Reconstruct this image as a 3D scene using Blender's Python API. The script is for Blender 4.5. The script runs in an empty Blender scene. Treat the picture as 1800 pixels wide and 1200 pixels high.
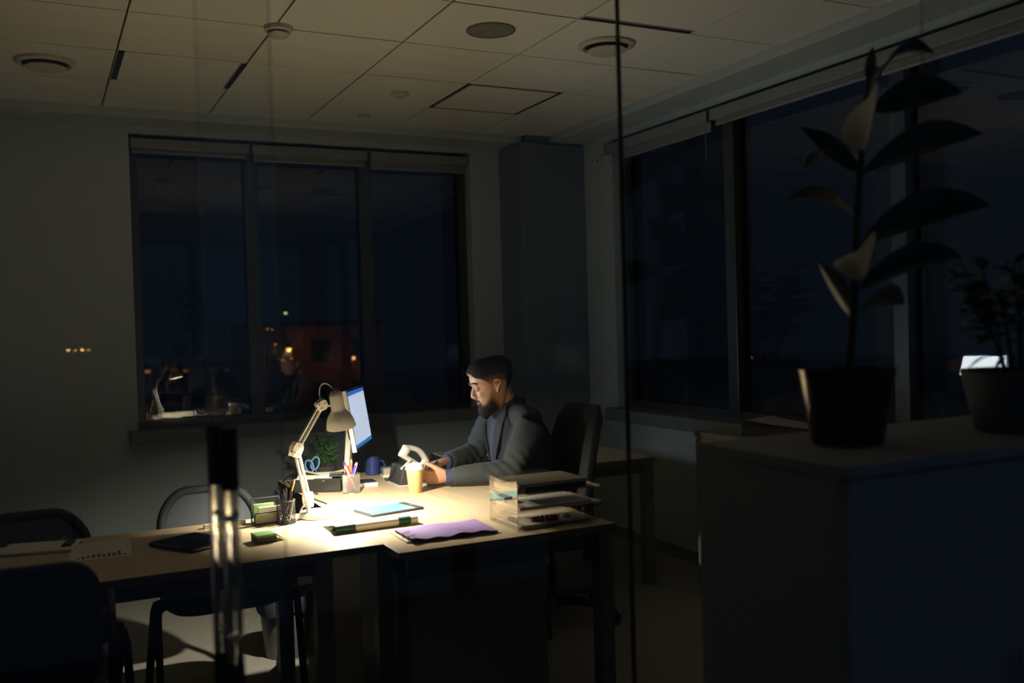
import bpy, bmesh, math, random
from mathutils import Vector, Matrix, noise
random.seed(7)
scene = bpy.context.scene
COL = scene.collection
PI = math.pi
V = Vector

# ------------------------------------------------------------------ camera
CAM_Z = 1.5
cam_data = bpy.data.cameras.new('camera')
cam = bpy.data.objects.new('camera', cam_data)
COL.objects.link(cam)
yaw, pitch, roll = 0.461097, -0.0183453, -0.0281618
fwd = V((math.sin(yaw)*math.cos(pitch), math.cos(yaw)*math.cos(pitch), math.sin(pitch)))
rgt = V((math.cos(yaw), -math.sin(yaw), 0))
upv = rgt.cross(fwd)
r2 = rgt*math.cos(roll) + upv*math.sin(roll)
u2 = upv*math.cos(roll) - rgt*math.sin(roll)
cam.matrix_world = Matrix(((r2.x, u2.x, -fwd.x, 0), (r2.y, u2.y, -fwd.y, 0), (r2.z, u2.z, -fwd.z, CAM_Z), (0, 0, 0, 1)))
cam_data.sensor_width = 36.0
cam_data.lens = 36.0*1671.2/1800.0
cam_data.clip_start = 0.05
cam_data.clip_end = 500
cam_data.dof.use_dof = True
cam_data.dof.focus_distance = 4.35
cam_data.dof.aperture_fstop = 2.2
scene.camera = cam

# ------------------------------------------------------------------ world: a plain night sky
W = bpy.data.worlds.new('night_sky')
scene.world = W
W.use_nodes = True
bg = W.node_tree.nodes['Background']
bg.inputs['Color'].default_value = (0.36, 0.60, 1.0, 1)
bg.inputs['Strength'].default_value = 0.044

LAMP_POWER = 68.0
LAMP_COLOR = (1.0, 0.90, 0.70)
SCREEN_POWER = 0.85
SCREEN_LIGHT = 2.4

scene.view_settings.view_transform = 'Standard'
scene.view_settings.look = 'None'
scene.view_settings.exposure = 0.0
scene.view_settings.gamma = 1.0
scene.view_settings.use_curve_mapping = False
try:
    cy = scene.cycles
    cy.use_denoising = True
    cy.max_bounces = 9
    cy.diffuse_bounces = 5
    cy.glossy_bounces = 4
    cy.transparent_max_bounces = 28
    cy.caustics_reflective = False
    cy.caustics_refractive = False
    cy.sample_clamp_indirect = 4.0
except Exception:
    pass

# ------------------------------------------------------------------ materials
MATS = {}
def nodes_of(name):
    m = bpy.data.materials.new(name)
    m.use_nodes = True
    nt = m.node_tree
    return m, nt, nt.nodes['Principled BSDF'], nt.nodes['Material Output']

def pm(name, col, rough=0.5, metal=0.0, var=0.12, scale=18.0, bump=0.0, bscale=None, spec=0.5, stretch=(1, 1, 1), emit=None, estr=0.0, sheen=0.0, sss=0.0):
    """principled material whose colour wanders a little with a noise texture"""
    if name in MATS: return MATS[name]
    m, nt, p, out = nodes_of(name)
    N, L = nt.nodes, nt.links
    tc = N.new('ShaderNodeTexCoord'); mp = N.new('ShaderNodeMapping')
    mp.inputs['Scale'].default_value = stretch
    L.new(tc.outputs['Object'], mp.inputs['Vector'])
    nz = N.new('ShaderNodeTexNoise')
    nz.inputs['Scale'].default_value = scale
    nz.inputs['Detail'].default_value = 4
    L.new(mp.outputs['Vector'], nz.inputs['Vector'])
    mx = N.new('ShaderNodeMix'); mx.data_type = 'RGBA'
    a = [max(0.0, c*(1-var)) for c in col] + [1]
    b = [min(1.0, c*(1+var)) for c in col] + [1]
    mx.inputs['A'].default_value = a
    mx.inputs['B'].default_value = b
    L.new(nz.outputs['Fac'], mx.inputs['Factor'])
    L.new(mx.outputs['Result'], p.inputs['Base Color'])
    p.inputs['Roughness'].default_value = rough
    p.inputs['Metallic'].default_value = metal
    p.inputs['Specular IOR Level'].default_value = spec
    if sheen:
        p.inputs['Sheen Weight'].default_value = sheen
    if sss:
        p.inputs['Subsurface Weight'].default_value = sss
        p.inputs['Subsurface Radius'].default_value = (0.012, 0.005, 0.003)
    if bump:
        bp = N.new('ShaderNodeBump')
        bp.inputs['Strength'].default_value = bump
        bp.inputs['Distance'].default_value = 0.004
        n2 = N.new('ShaderNodeTexNoise')
        n2.inputs['Scale'].default_value = bscale or scale*4
        n2.inputs['Detail'].default_value = 3
        L.new(mp.outputs['Vector'], n2.inputs['Vector'])
        L.new(n2.outputs['Fac'], bp.inputs['Height'])
        L.new(bp.outputs['Normal'], p.inputs['Normal'])
    if emit:
        p.inputs['Emission Color'].default_value = (*emit, 1)
        p.inputs['Emission Strength'].default_value = estr
    MATS[name] = m
    return m

def wood_mat(name, col, rough=0.42, along='X'):
    m, nt, p, out = nodes_of(name)
    N, L = nt.nodes, nt.links
    tc = N.new('ShaderNodeTexCoord'); mp = N.new('ShaderNodeMapping')
    mp.inputs['Scale'].default_value = (1.2, 22, 22) if along == 'X' else (22, 1.2, 22)
    L.new(tc.outputs['Object'], mp.inputs['Vector'])
    nz = N.new('ShaderNodeTexNoise'); nz.inputs['Scale'].default_value = 2.2; nz.inputs['Detail'].default_value = 6
    nz.inputs['Roughness'].default_value = 0.65
    L.new(mp.outputs['Vector'], nz.inputs['Vector'])
    cr = N.new('ShaderNodeValToRGB')
    cr.color_ramp.elements[0].position = 0.32; cr.color_ramp.elements[0].color = (*[c*0.86 for c in col], 1)
    cr.color_ramp.elements[1].position = 0.68; cr.color_ramp.elements[1].color = (*[min(1, c*1.06) for c in col], 1)
    L.new(nz.outputs['Fac'], cr.inputs['Fac'])
    L.new(cr.outputs['Color'], p.inputs['Base Color'])
    p.inputs['Roughness'].default_value = rough
    bp = N.new('ShaderNodeBump'); bp.inputs['Strength'].default_value = 0.05; bp.inputs['Distance'].default_value = 0.001
    L.new(nz.outputs['Fac'], bp.inputs['Height']); L.new(bp.outputs['Normal'], p.inputs['Normal'])
    return m

def glass_mat(name, tint=(0.93, 0.96, 0.95), f0=0.04, rough=0.0, gain=0.9):
    """thin clear pane: transparent, with a Schlick mirror term that is the same from both sides"""
    m = bpy.data.materials.new(name); m.use_nodes = True
    nt = m.node_tree; N, L = nt.nodes, nt.links
    N.clear()
    out = N.new('ShaderNodeOutputMaterial')
    tr = N.new('ShaderNodeBsdfTransparent'); tr.inputs['Color'].default_value = (*tint, 1)
    gl = N.new('ShaderNodeBsdfGlossy'); gl.inputs['Roughness'].default_value = rough
    gl.inputs['Color'].default_value = (1, 1, 1, 1)
    lw = N.new('ShaderNodeLayerWeight'); lw.inputs['Blend'].default_value = 0.5
    pw = N.new('ShaderNodeMath'); pw.operation = 'POWER'; pw.inputs[1].default_value = 5.0
    L.new(lw.outputs['Facing'], pw.inputs[0])
    ml = N.new('ShaderNodeMath'); ml.operation = 'MULTIPLY_ADD'
    ml.inputs[1].default_value = gain; ml.inputs[2].default_value = f0
    ml.use_clamp = True
    L.new(pw.outputs[0], ml.inputs[0])
    mx = N.new('ShaderNodeMixShader')
    L.new(ml.outputs[0], mx.inputs['Fac']); L.new(tr.outputs[0], mx.inputs[1]); L.new(gl.outputs[0], mx.inputs[2])
    L.new(mx.outputs[0], out.inputs['Surface'])
    return m

def emit_mat(name, col, strength):
    m, nt, p, out = nodes_of(name)
    p.inputs['Base Color'].default_value = (*col, 1)
    p.inputs['Emission Color'].default_value = (*col, 1)
    p.inputs['Emission Strength'].default_value = strength
    m.cycles.emission_sampling = 'NONE'      # small globes; their light comes from the lamps inside them
    nz = nt.nodes.new('ShaderNodeTexNoise'); nz.inputs['Scale'].default_value = 3
    nt.links.new(nz.outputs['Fac'], p.inputs['Roughness'])
    return m

M_wall = pm('wall_paint', (0.46, 0.54, 0.55), 0.85, var=0.04, scale=6, bump=0.06, bscale=140)
M_ceil = pm('ceiling_tile_white', (0.80, 0.82, 0.78), 0.9, var=0.05, scale=40, bump=0.12, bscale=260)
M_grid = pm('ceiling_grid_grey', (0.10, 0.10, 0.09), 0.7)
M_slot = pm('slot_black', (0.012, 0.014, 0.018), 0.6)
M_floor = pm('floor_carpet', (0.30, 0.285, 0.25), 0.95, var=0.15, scale=60, bump=0.25, bscale=420)
M_pillar = pm('pillar_grey', (0.17, 0.215, 0.245), 0.8, var=0.06, scale=8, bump=0.05)
M_frame = pm('window_frame_grey', (0.05, 0.06, 0.072), 0.38, var=0.06)
M_sill = pm('sill_grey', (0.17, 0.185, 0.19), 0.5, var=0.06)
M_glass = glass_mat('window_glass', tint=(0.30, 0.30, 0.30), f0=0.055)
M_clear = glass_mat('partition_glass', tint=(0.985, 0.99, 0.985), f0=0.038, gain=0.9)
M_acryl = glass_mat('acrylic', tint=(0.93, 0.91, 0.87), f0=0.05, rough=0.06)
M_joint = pm('joint_black', (0.02, 0.023, 0.03), 0.5)
M_jointg = glass_mat('glass_edge', tint=(0.80, 0.84, 0.82), f0=0.02)
M_blind = pm('blind_fabric', (0.23, 0.25, 0.25), 0.85, var=0.06, scale=80, bump=0.1, bscale=500)
M_rail = pm('blind_rail', (0.26, 0.28, 0.28), 0.5)
M_wood = wood_mat('table_beech', (0.66, 0.52, 0.35), 0.40, 'X')
M_woody = wood_mat('desk_beech', (0.66, 0.52, 0.35), 0.40, 'Y')
M_edge = pm('edge_band', (0.16, 0.12, 0.08), 0.5)
M_dsteel = pm('dark_steel', (0.055, 0.06, 0.075), 0.45, var=0.08)
M_grysteel = pm('grey_steel', (0.16, 0.165, 0.17), 0.42, 0.2, var=0.08)
M_black = pm('black_plastic', (0.035, 0.038, 0.048), 0.45, var=0.15)
M_blackm = pm('black_matte', (0.03, 0.033, 0.045), 0.8, var=0.15)
M_fabric = pm('chair_fabric', (0.055, 0.07, 0.105), 0.95, var=0.2, scale=90, bump=0.3, bscale=400, sheen=0.2)
M_chrome = pm('chrome', (0.78, 0.75, 0.68), 0.27, 1.0, var=0.04)
M_cream = pm('lamp_cream', (0.84, 0.82, 0.75), 0.38, var=0.04, scale=10)
def rod_mat():
    m, nt, p, out = nodes_of('acrylic_rod')
    p.inputs['Base Color'].default_value = (0.97, 0.96, 0.93, 1)
    p.inputs['Transmission Weight'].default_value = 1.0
    p.inputs['IOR'].default_value = 1.49
    nz = nt.nodes.new('ShaderNodeTexNoise'); nz.inputs['Scale'].default_value = 60
    ml = nt.nodes.new('ShaderNodeMath'); ml.operation = 'MULTIPLY'; ml.inputs[1].default_value = 0.06
    nt.links.new(nz.outputs['Fac'], ml.inputs[0]); nt.links.new(ml.outputs[0], p.inputs['Roughness'])
    return m
M_rod = rod_mat()
M_chframe = pm('chair_frame_black', (0.025, 0.028, 0.038), 0.75, var=0.1)
M_metal = pm('silver_metal', (0.55, 0.54, 0.50), 0.35, 0.9, var=0.05)
M_white = pm('white_plastic', (0.78, 0.77, 0.73), 0.4, var=0.04)
M_paper = pm('paper_white', (0.80, 0.79, 0.76), 0.85, var=0.03, scale=8)
M_cream_paper = pm('paper_cream', (0.74, 0.66, 0.48), 0.85, var=0.05)
# ------------------------------------------------------------------ mesh helpers
OFF = {}          # world position of every object's origin (roots are only moved, never rotated, while building)

class MB:
    """collects shapes in world coordinates and links them as ONE mesh object"""
    def __init__(s, M=None):
        s.v = []; s.f = []; s.M = M or Matrix.Identity(4)
    def add(s, vs, fs):
        n = len(s.v)
        s.v += [s.M @ V(v) for v in vs]
        s.f += [tuple(i+n for i in f) for f in fs]
        return s
    def box(s, lo, hi):
        x0, y0, z0 = lo; x1, y1, z1 = hi
        return s.add([(x0, y0, z0), (x1, y0, z0), (x1, y1, z0), (x0, y1, z0), (x0, y0, z1), (x1, y0, z1), (x1, y1, z1), (x0, y1, z1)],
                     [(0, 3, 2, 1), (4, 5, 6, 7), (0, 1, 5, 4), (1, 2, 6, 5), (2, 3, 7, 6), (3, 0, 4, 7)])
    def beam(s, a, b, w, h, up=(0, 0, 1)):
        a, b = V(a), V(b); d = (b-a).normalized(); u = V(up)
        if abs(d.dot(u)) > 0.98: u = V((1, 0, 0))
        sd = d.cross(u).normalized()*w/2; uu = sd.cross(d).normalized()*h/2
        vs = []
        for c in (a, b):
            vs += [c-sd-uu, c+sd-uu, c+sd+uu, c-sd+uu]
        return s.add(vs, [(0, 3, 2, 1), (4, 5, 6, 7), (0, 1, 5, 4), (1, 2, 6, 5), (2, 3, 7, 6), (3, 0, 4, 7)])
    def rings(s, rings, closed=True, cap=True):
        n = len(rings[0]); vs = [p for r in rings for p in r]; fs = []
        for i in range(len(rings)-1):
            for j in range(n if closed else n-1):
                k = (j+1) % n
                fs.append((i*n+j, i*n+k, (i+1)*n+k, (i+1)*n+j))
        if cap:
            fs.append(tuple(reversed(range(n))))
            m = (len(rings)-1)*n
            fs.append(tuple(m+j for j in range(n)))
        return s.add(vs, fs)
    def tube(s, path, r, n=10, cap=True, flat=1.0):
        P = [V(p) for p in path]; R = r if isinstance(r, (list, tuple)) else [r]*len(P)
        rr = []; ref = None
        for i, p in enumerate(P):
            d = (P[min(i+1, len(P)-1)]-P[max(i-1, 0)]).normalized()
            if ref is None:
                ref = V((0, 0, 1)) if abs(d.z) < 0.9 else V((1, 0, 0))
            a = d.cross(ref)
            if a.length < 1e-5: a = d.orthogonal()
            a.normalize(); b = a.cross(d).normalized(); ref = b
            rr.append([p+a*math.cos(2*PI*k/n)*R[i]+b*math.sin(2*PI*k/n)*R[i]*flat for k in range(n)])
        return s.rings(rr, True, cap)
    def lathe(s, prof, c=(0, 0, 0), n=24, axis=(0, 0, 1), cap=True):
        ax = V(axis).normalized(); a = ax.orthogonal().normalized(); b = ax.cross(a); c = V(c)
        return s.rings([[c+ax*z+(a*math.cos(2*PI*k/n)+b*math.sin(2*PI*k/n))*r for k in range(n)] for r, z in prof], True, cap)
    def sphere(s, c, r, n=12, m=8):
        c = V(c); R = V(r) if not isinstance(r, (int, float)) else V((r, r, r))
        rr = []
        for i in range(m+1):
            t = PI*(0.02+0.96*i/m)
            rr.append([c+V((R.x*math.sin(t)*math.cos(2*PI*k/n), R.y*math.sin(t)*math.sin(2*PI*k/n), -R.z*math.cos(t))) for k in range(n)])
        return s.rings(rr)
    def prism(s, poly, h, axis='Z', at=0.0):
        """poly of 2-D points pushed along an axis by h"""
        def P(a, b, c):
            return (a, b, c) if axis == 'Z' else ((c, a, b) if axis == 'X' else (a, c, b))
        return s.rings([[P(a, b, at) for a, b in poly], [P(a, b, at+h) for a, b in poly]])
    def build(s, name, mat, parent=None, smooth=False, bevel=0.0, loc=None, sharp=None):
        if parent is not None:
            o0 = OFF[parent]
        else:
            if loc is None:
                xs = [v.x for v in s.v]; ys = [v.y for v in s.v]; zs = [v.z for v in s.v]
                loc = V(((min(xs)+max(xs))/2, (min(ys)+max(ys))/2, min(zs)))
            o0 = V(loc)
        me = bpy.data.meshes.new(name)
        me.from_pydata([v-o0 for v in s.v], [], s.f)
        bm = bmesh.new(); bm.from_mesh(me)
        bmesh.ops.recalc_face_normals(bm, faces=bm.faces)
        bm.to_mesh(me); bm.free()
        me.materials.append(mat)
        return link(name, me, parent, o0, smooth, bevel)

def link(name, me, parent, o0, smooth=False, bevel=0.0):
    if smooth:
        me.polygons.foreach_set('use_smooth', [True]*len(me.polygons))
        try: me.set_sharp_from_angle(angle=math.radians(42))
        except Exception: pass
    o = bpy.data.objects.new(name, me)
    COL.objects.link(o)
    if parent is not None:
        o.parent = parent
    else:
        o.location = o0
    OFF[o] = V(o0)
    if bevel:
        b = o.modifiers.new('edge', 'BEVEL'); b.width = bevel; b.segments = 2; b.limit_method = 'ANGLE'
    return o

def thing(name, loc, label=None, cat=None, group=None, kind=None):
    o = bpy.data.objects.new(name, None); COL.objects.link(o)
    o.location = loc; o.empty_display_size = 0.05
    OFF[o] = V(loc)
    return tag(o, label, cat, group, kind)

def tag(o, label=None, cat=None, group=None, kind=None):
    if label: o['label'] = label
    if cat: o['category'] = cat
    if group: o['group'] = group
    if kind: o['kind'] = kind
    return o

def copy_tree(o, parent=None):
    c = o.copy(); COL.objects.link(c); c.parent = parent
    OFF[c] = OFF[o].copy()
    for ch in list(o.children):
        if ch is not c: copy_tree(ch, c)
    return c

def TR(x=0, y=0, z=0, rz=0, rx=0, ry=0):
    return Matrix.Translation((x, y, z)) @ Matrix.Rotation(rz, 4, 'Z') @ Matrix.Rotation(ry, 4, 'Y') @ Matrix.Rotation(rx, 4, 'X')

def rrect(w, h, r, n=5):
    """rounded rectangle outline centred on the origin"""
    pts = []
    for cx, cy, a0 in ((w/2-r, h/2-r, 0), (-w/2+r, h/2-r, 90), (-w/2+r, -h/2+r, 180), (w/2-r, -h/2+r, 270)):
        for k in range(n+1):
            a = math.radians(a0+90*k/n)
            pts.append((cx+r*math.cos(a), cy+r*math.sin(a)))
    return pts

def remeshed(mb, voxel, smooth_it=4, fac=0.5):
    """all the volumes of mb fused into one continuous skin"""
    me = bpy.data.meshes.new('tmp'); me.from_pydata([tuple(v) for v in mb.v], [], mb.f)
    bm = bmesh.new(); bm.from_mesh(me); bmesh.ops.recalc_face_normals(bm, faces=bm.faces); bm.to_mesh(me); bm.free()
    o = bpy.data.objects.new('tmp', me); COL.objects.link(o)
    r = o.modifiers.new('r', 'REMESH'); r.mode = 'VOXEL'; r.voxel_size = voxel
    if smooth_it:
        q = o.modifiers.new('s', 'SMOOTH'); q.iterations = smooth_it; q.factor = fac
    dg = bpy.context.evaluated_depsgraph_get(); dg.update()
    ev = o.evaluated_get(dg)
    out = bpy.data.meshes.new_from_object(ev)
    bpy.data.objects.remove(o); bpy.data.meshes.remove(me)
    return out

def shift_mesh(me, o0):
    me.transform(Matrix.Translation(-V(o0)))

# ------------------------------------------------------------------ the room shell
H = 2.833                 # tile plane
XR, YB = 3.57, 6.28       # inner faces of the window walls
XG, YG = 3.69, 6.42       # window glass planes
XL, YF = -2.9, -1.0       # wall beyond the frame and wall behind the viewer
TX, TY = 3.31, 6.02       # where the ceiling tiles stop

floor = MB().box((XL-0.2, YF-0.2, -0.12), (XR+0.35, YB+0.3, 0)).build('floor', M_floor); tag(floor, 'dark grey carpeted office floor', kind='structure')

ceiling = MB().box((XL-0.2, YF-0.2, H+0.012), (XR+0.35, YB+0.3, H+0.15)).build('ceiling', M_grid); tag(ceiling, 'suspended ceiling of square off-white tiles', kind='structure')
xs = [TX-0.54]
while xs[-1] > XL: xs.append(xs[-1]-0.6)
xs = list(reversed(xs)) + [TX]
ys = [TY]
while ys[-1] > 1.3: ys.append(ys[-1]-0.6)
ys = list(reversed(ys))
tile_cache = {}
HATCH = (2.17, 4.82)
for i in range(len(xs)-1):
    for j in range(len(ys)-1):
        x0, x1, y0, y1 = xs[i], xs[i+1], ys[j], ys[j+1]
        if x0-0.05 < 2.45 < x1+0.05 and y0 < 5.1 < y1 and x1-x0 > 0.55:
            continue
        key = (round(x1-x0, 3), round(y1-y0, 3))
        w, d = x1-x0-0.009, y1-y0-0.009
        if key not in tile_cache:
            mb = MB(); mb.box((-w/2, -d/2, 0), (w/2, d/2, 0.014))
            me = bpy.data.meshes.new('ceiling_tile'); me.from_pydata(mb.v, [], mb.f); me.materials.append(M_ceil)
            tile_cache[key] = me
        o = bpy.data.objects.new('ceiling_tile', tile_cache[key]); COL.objects.link(o)
        o.parent = ceiling
        o.location = V(((x0+x1)/2, (y0+y1)/2, H+random.uniform(-0.0008, 0.0008)))-OFF[ceiling]
# corridor side of the ceiling, one plain board
MB().box((XL, YF, H), (TX, ys[0], H+0.012)).build('ceiling_board', M_ceil, ceiling)
# plaster margin a step lower, along both window walls
tr1 = MB().box((XL, TY, 2.782), (XR+0.1, YB+0.1, H+0.012)).build('trim_1', M_wall, bevel=0.004); tag(tr1, 'plaster ceiling margin above the city window', kind='structure')
tr2 = MB().box((TX, YF, 2.782), (XR+0.1, TY, H+0.012)).build('trim_2', M_wall, bevel=0.004); tag(tr2, 'plaster ceiling margin above the long side windows', kind='structure')

def holed_wall(name, axis, at, thick, u0, u1, a0, a1, z0, z1, ztop, label):
    """wall slab with one window opening; axis 'Y': slab at y=at running in x"""
    mb = MB()
    for lo_u, hi_u, lo_z, hi_z in ((u0, a0, 0, ztop), (a1, u1, 0, ztop), (a0, a1, 0, z0), (a0, a1, z1, ztop)):
        if hi_u-lo_u < 1e-4 or hi_z-lo_z < 1e-4: continue
        if axis == 'Y': mb.box((lo_u, min(at, at+thick), lo_z), (hi_u, max(at, at+thick), hi_z))
        else: mb.box((min(at, at+thick), lo_u, lo_z), (max(at, at+thick), hi_u, hi_z))
    return tag(mb.build(name, M_wall), label, kind='structure')

WB0, WB1, WZ0, WZ1 = 0.53, 2.82, 0.90, 2.74
RB0, RB1, RZ0, RZ1 = -0.95, 5.56, 0.90, 2.74
holed_wall('wall_back', 'Y', YB, 0.24, XL-0.2, XR+0.25, WB0, WB1, WZ0, WZ1, H, 'pale painted wall around the city window')
holed_wall('wall_right', 'X', XR, 0.24, YF, YB, RB0, RB1, RZ0, RZ1, H, 'pale painted wall below the long side windows')
tag(MB().box((XL-0.2, YF, 0), (XL, YB, H)).build('wall_left', M_pillar), 'plain unseen side wall, darkened to cut bounce light', kind='structure')  # unseen wall given the dark pillar colour to lower bounced light
holed_wall('wall_rear', 'Y', YF, -0.2, XL-0.2, XR+0.25, XL+0.05, XR-0.05, 0.06, 2.78, H, 'unseen thin wall opened wide around the corridor glazing for sky light')  # unseen; opening enlarged to let sky light into the corridor
for nm, lo, hi, lb in (('baseboard_back', (XL, YB-0.012, 0), (3.05, YB, 0.07), 'low grey skirting under the city window'),
                       ('baseboard_right', (XR-0.012, YF, 0), (XR, 5.93, 0.07), 'low grey skirting under the side windows')):
    tag(MB().box(lo, hi).build(nm, M_sill), lb, kind='structure')

pil = thing('wall_pillar', (3.31, 6.1, 0), 'dark grey boxed corner pillar between the windows', kind='structure')
MB().box((3.05, 5.93, 0), (XR, YB, 2.768)).build('shaft', M_pillar, pil, bevel=0.004)
MB().box((3.115, 5.975, 2.76), (3.375, YB, H)).build('neck', M_pillar, pil, bevel=0.003)

def window(n, axis, at, a0, a1, z0, z1, mull, label, sill_in, sill_over=0.06, inner=None, pane=None):
    """frame, mullions, panes and sill set in an opening"""
    sgn = 1
    def bx(mb, ua, ub, za, zb, da, db):
        if axis == 'Y': mb.box((ua, at+da, za), (ub, at+db, zb))
        else: mb.box((at+da, ua, za), (at+db, ub, zb))
        return mb
    mid = (a0+a1)/2
    root = thing('window_%d' % n, (mid, at, z0) if axis == 'Y' else (at, mid, z0), label, kind='structure')
    fw = 0.055
    fr = MB()
    bx(fr, a0, a1, z0, z0+fw, -0.05, 0.05); bx(fr, a0, a1, z1-fw, z1, -0.05, 0.05)
    bx(fr, a0, a0+fw, z0+fw, z1-fw, -0.05, 0.05); bx(fr, a1-fw, a1, z0+fw, z1-fw, -0.05, 0.05)
    fr.build('window_frame', M_frame, root, bevel=0.004)
    edges = [a0+fw]
    for m in mull:
        bx(MB(), m-0.045, m+0.045, z0+fw, z1-fw, -0.05, 0.05).build('mullion', M_frame, root, bevel=0.004)
        edges += [m-0.045, m+0.045]
    edges.append(a1-fw); edges.sort()
    for k in range(0, len(edges), 2):
        bx(MB(), edges[k]-0.004, edges[k+1]+0.004, z0+fw-0.004, z1-fw+0.004, -0.006, 0.006).build('window_pane', pane or (M_clear if axis == 'X' and edges[k+1] < 1.8 else M_glass), root)  # unseen corridor-side panes kept clear so sky glow reflects in the partition
    if sill_in:
        sm = MB(); o = sill_over
        bx(sm, a0-o, a1+o, z0-0.075, z0+0.008, sill_in, inner)
        bx(sm, a0+0.002, a1-0.002, z0+0.001, z0+0.008, inner-0.001, -0.05)
        sm.build('window_sill', M_sill, root, bevel=0.004)
    return root
window(1, 'Y', YG, WB0, WB1, WZ0, WZ1, (1.28, 2.06), 'triple dark window looking onto the night city', YB-0.09-YG, 0.05, YB-YG)
window(2, 'X', XG, RB0, RB1, RZ0, RZ1, (4.42, 3.20, 1.74, 0.4), 'long dark side window behind the plants', XR-0.11-XG, 0.0, XR-XG)
window(3, 'Y', YF-0.1, XL+0.05, XR-0.05, 0.06, 2.78, (-1.5, 1.95), 'unseen corridor glazing opposite the glass wall, made full-height for sky light', None, pane=M_clear)  # unseen glazing enlarged so sky glow and its reflection lift dark areas

# ------------------------------------------------------------------ glass front wall and its door
GF, GD = 1.735, 1.66
wf = thing('wall_front', (1.2, GF, 0), 'clear glass office partition with dark joints', kind='structure')
for a, b in ((0.262, 1.1345), (1.1395, 2.0715), (2.0755, 2.80), (2.804, XR)):
    MB().box((a, GF-0.005, 0.05), (b, GF+0.005, H-0.03)).build('glass_panel', M_clear, wf)
MB().box((1.1345, GF-0.0052, 0.05), (1.1395, GF+0.0052, H-0.03)).build('joint_strip', M_joint, wf)
MB().box((2.0715, GF-0.0052, 0.05), (2.0755, GF+0.0052, H-0.03)).build('joint_strip', M_jointg, wf)
MB().box((2.800, GF-0.0052, 0.05), (2.804, GF+0.0052, H-0.03)).build('joint_strip', M_joint, wf)
MB().box((0.2605, GF-0.0051, 0.05), (0.262, GF+0.0051, H-0.03)).build('edge_strip', M_jointg, wf)
MB().box((XL, GF-0.09, H-0.03), (XR, GF+0.02, H+0.012)).build('head_rail', M_grysteel, wf)
MB().box((0.262, GF-0.02, 0), (XR, GF+0.02, 0.05)).build('floor_rail', M_grysteel, wf)
d1 = thing('door_1', (-0.1, GD, 0), 'clear glass office door with a long pull handle', kind='structure')
MB().box((-0.62, GD-0.005, 0.012), (0.372, GD+0.005, H-0.035)).build('glass_leaf', M_clear, d1)
MB().box((0.372, GD-0.0051, 0.012), (0.3735, GD+0.0051, H-0.035)).build('edge_strip', M_jointg, d1)
MB().box((XL, GD-0.005, 0.0), (-0.63, GD+0.005, H-0.03)).build('glass_panel', M_clear, wf)
for yy, xx in ((GD-0.040, 0.2755), (GD+0.036, 0.2655)):
    hd = MB().tube([(xx, yy, 0.945), (xx, yy, 1.238)], 0.0135, 28).build('handle', M_rod, d1, smooth=True)
    MB().tube([(xx, yy, 1.238), (xx, yy, 1.342)], 0.0145, 20).build('grip_sleeve', M_black, hd, smooth=True)
    MB().tube([(xx, yy, 0.845), (xx, yy, 0.945)], 0.0145, 20).build('grip_sleeve', M_black, hd, smooth=True)
    for zz in (1.19, 0.99):
        MB().tube([(xx, yy, zz), (xx, GD, zz)], 0.006, 10).build('handle_mount', M_chrome, hd, smooth=True)

# ------------------------------------------------------------------ roller blinds
def blind(axis, at, a0, a1, drop, label, zt=2.728):
    mid = (a0+a1)/2
    root = thing('roller_blind', (mid, at, zt-drop) if axis == 'Y' else (at, mid, zt-drop), label, 'roller blind', 'rolled-up blinds above the windows')
    def bx(ua, ub, da, db, za, zb):
        return MB().box((ua, at+da, za), (ub, at+db, zb)) if axis == 'Y' else MB().box((at+da, ua, za), (at+db, ub, zb))
    g = 0.012
    bx(a0+g, a1-g, -0.035, 0.035, zt-0.075, zt-0.012).build('cassette', M_rail, root, bevel=0.006)
    bx(a0+g+0.012, a1-g-0.012, 0.006, 0.009, zt-drop, zt-0.07).build('fabric', M_blind, root)
    bx(a0+g+0.010, a1-g-0.010, 0.000, 0.015, zt-drop-0.018, zt-drop).build('bottom_bar', M_rail, root, bevel=0.003)
    for e in (a0+g-0.004, a1-g):
        bx(e, e+0.004, -0.038, 0.038, zt-0.08, zt-0.008).build('bracket', M_grysteel, root)
    e = a1-0.02 if axis == 'Y' else a0+0.03
    ch = MB()
    pts = [((e, at-0.03, z) if axis == 'Y' else (at-0.03, e, z)) for z in (zt-0.05, zt-0.30)]
    ch.tube(pts, 0.0022, 6)
    ch.build('pull_chain', M_sill, root)
for a0, a1, dr, lb in ((WB0, 1.27, 0.085, 'rolled-up grey blind over the first pane, beside the plain white wall'),
                       (1.27, 2.07, 0.100, 'rolled-up grey blind over the middle pane of the city window'),
                       (2.07, WB1, 0.112, 'rolled-up grey blind over the pane next to the dark pillar')):
    blind('Y', YB+0.045, a0, a1, dr, lb)
for a0, a1, dr, lb in ((4.46, 5.60, 0.115, 'rolled-up grey blind on the side window adjoining the dark pillar'),
                       (3.24, 4.46, 0.09, 'rolled-up grey blind above the black box file, between two other side blinds'),
                       (2.0, 3.24, 0.10, 'rolled-up grey blind above the tall rubber plant')):
    blind('X', XR-0.005, a0, a1, dr, lb)

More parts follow.
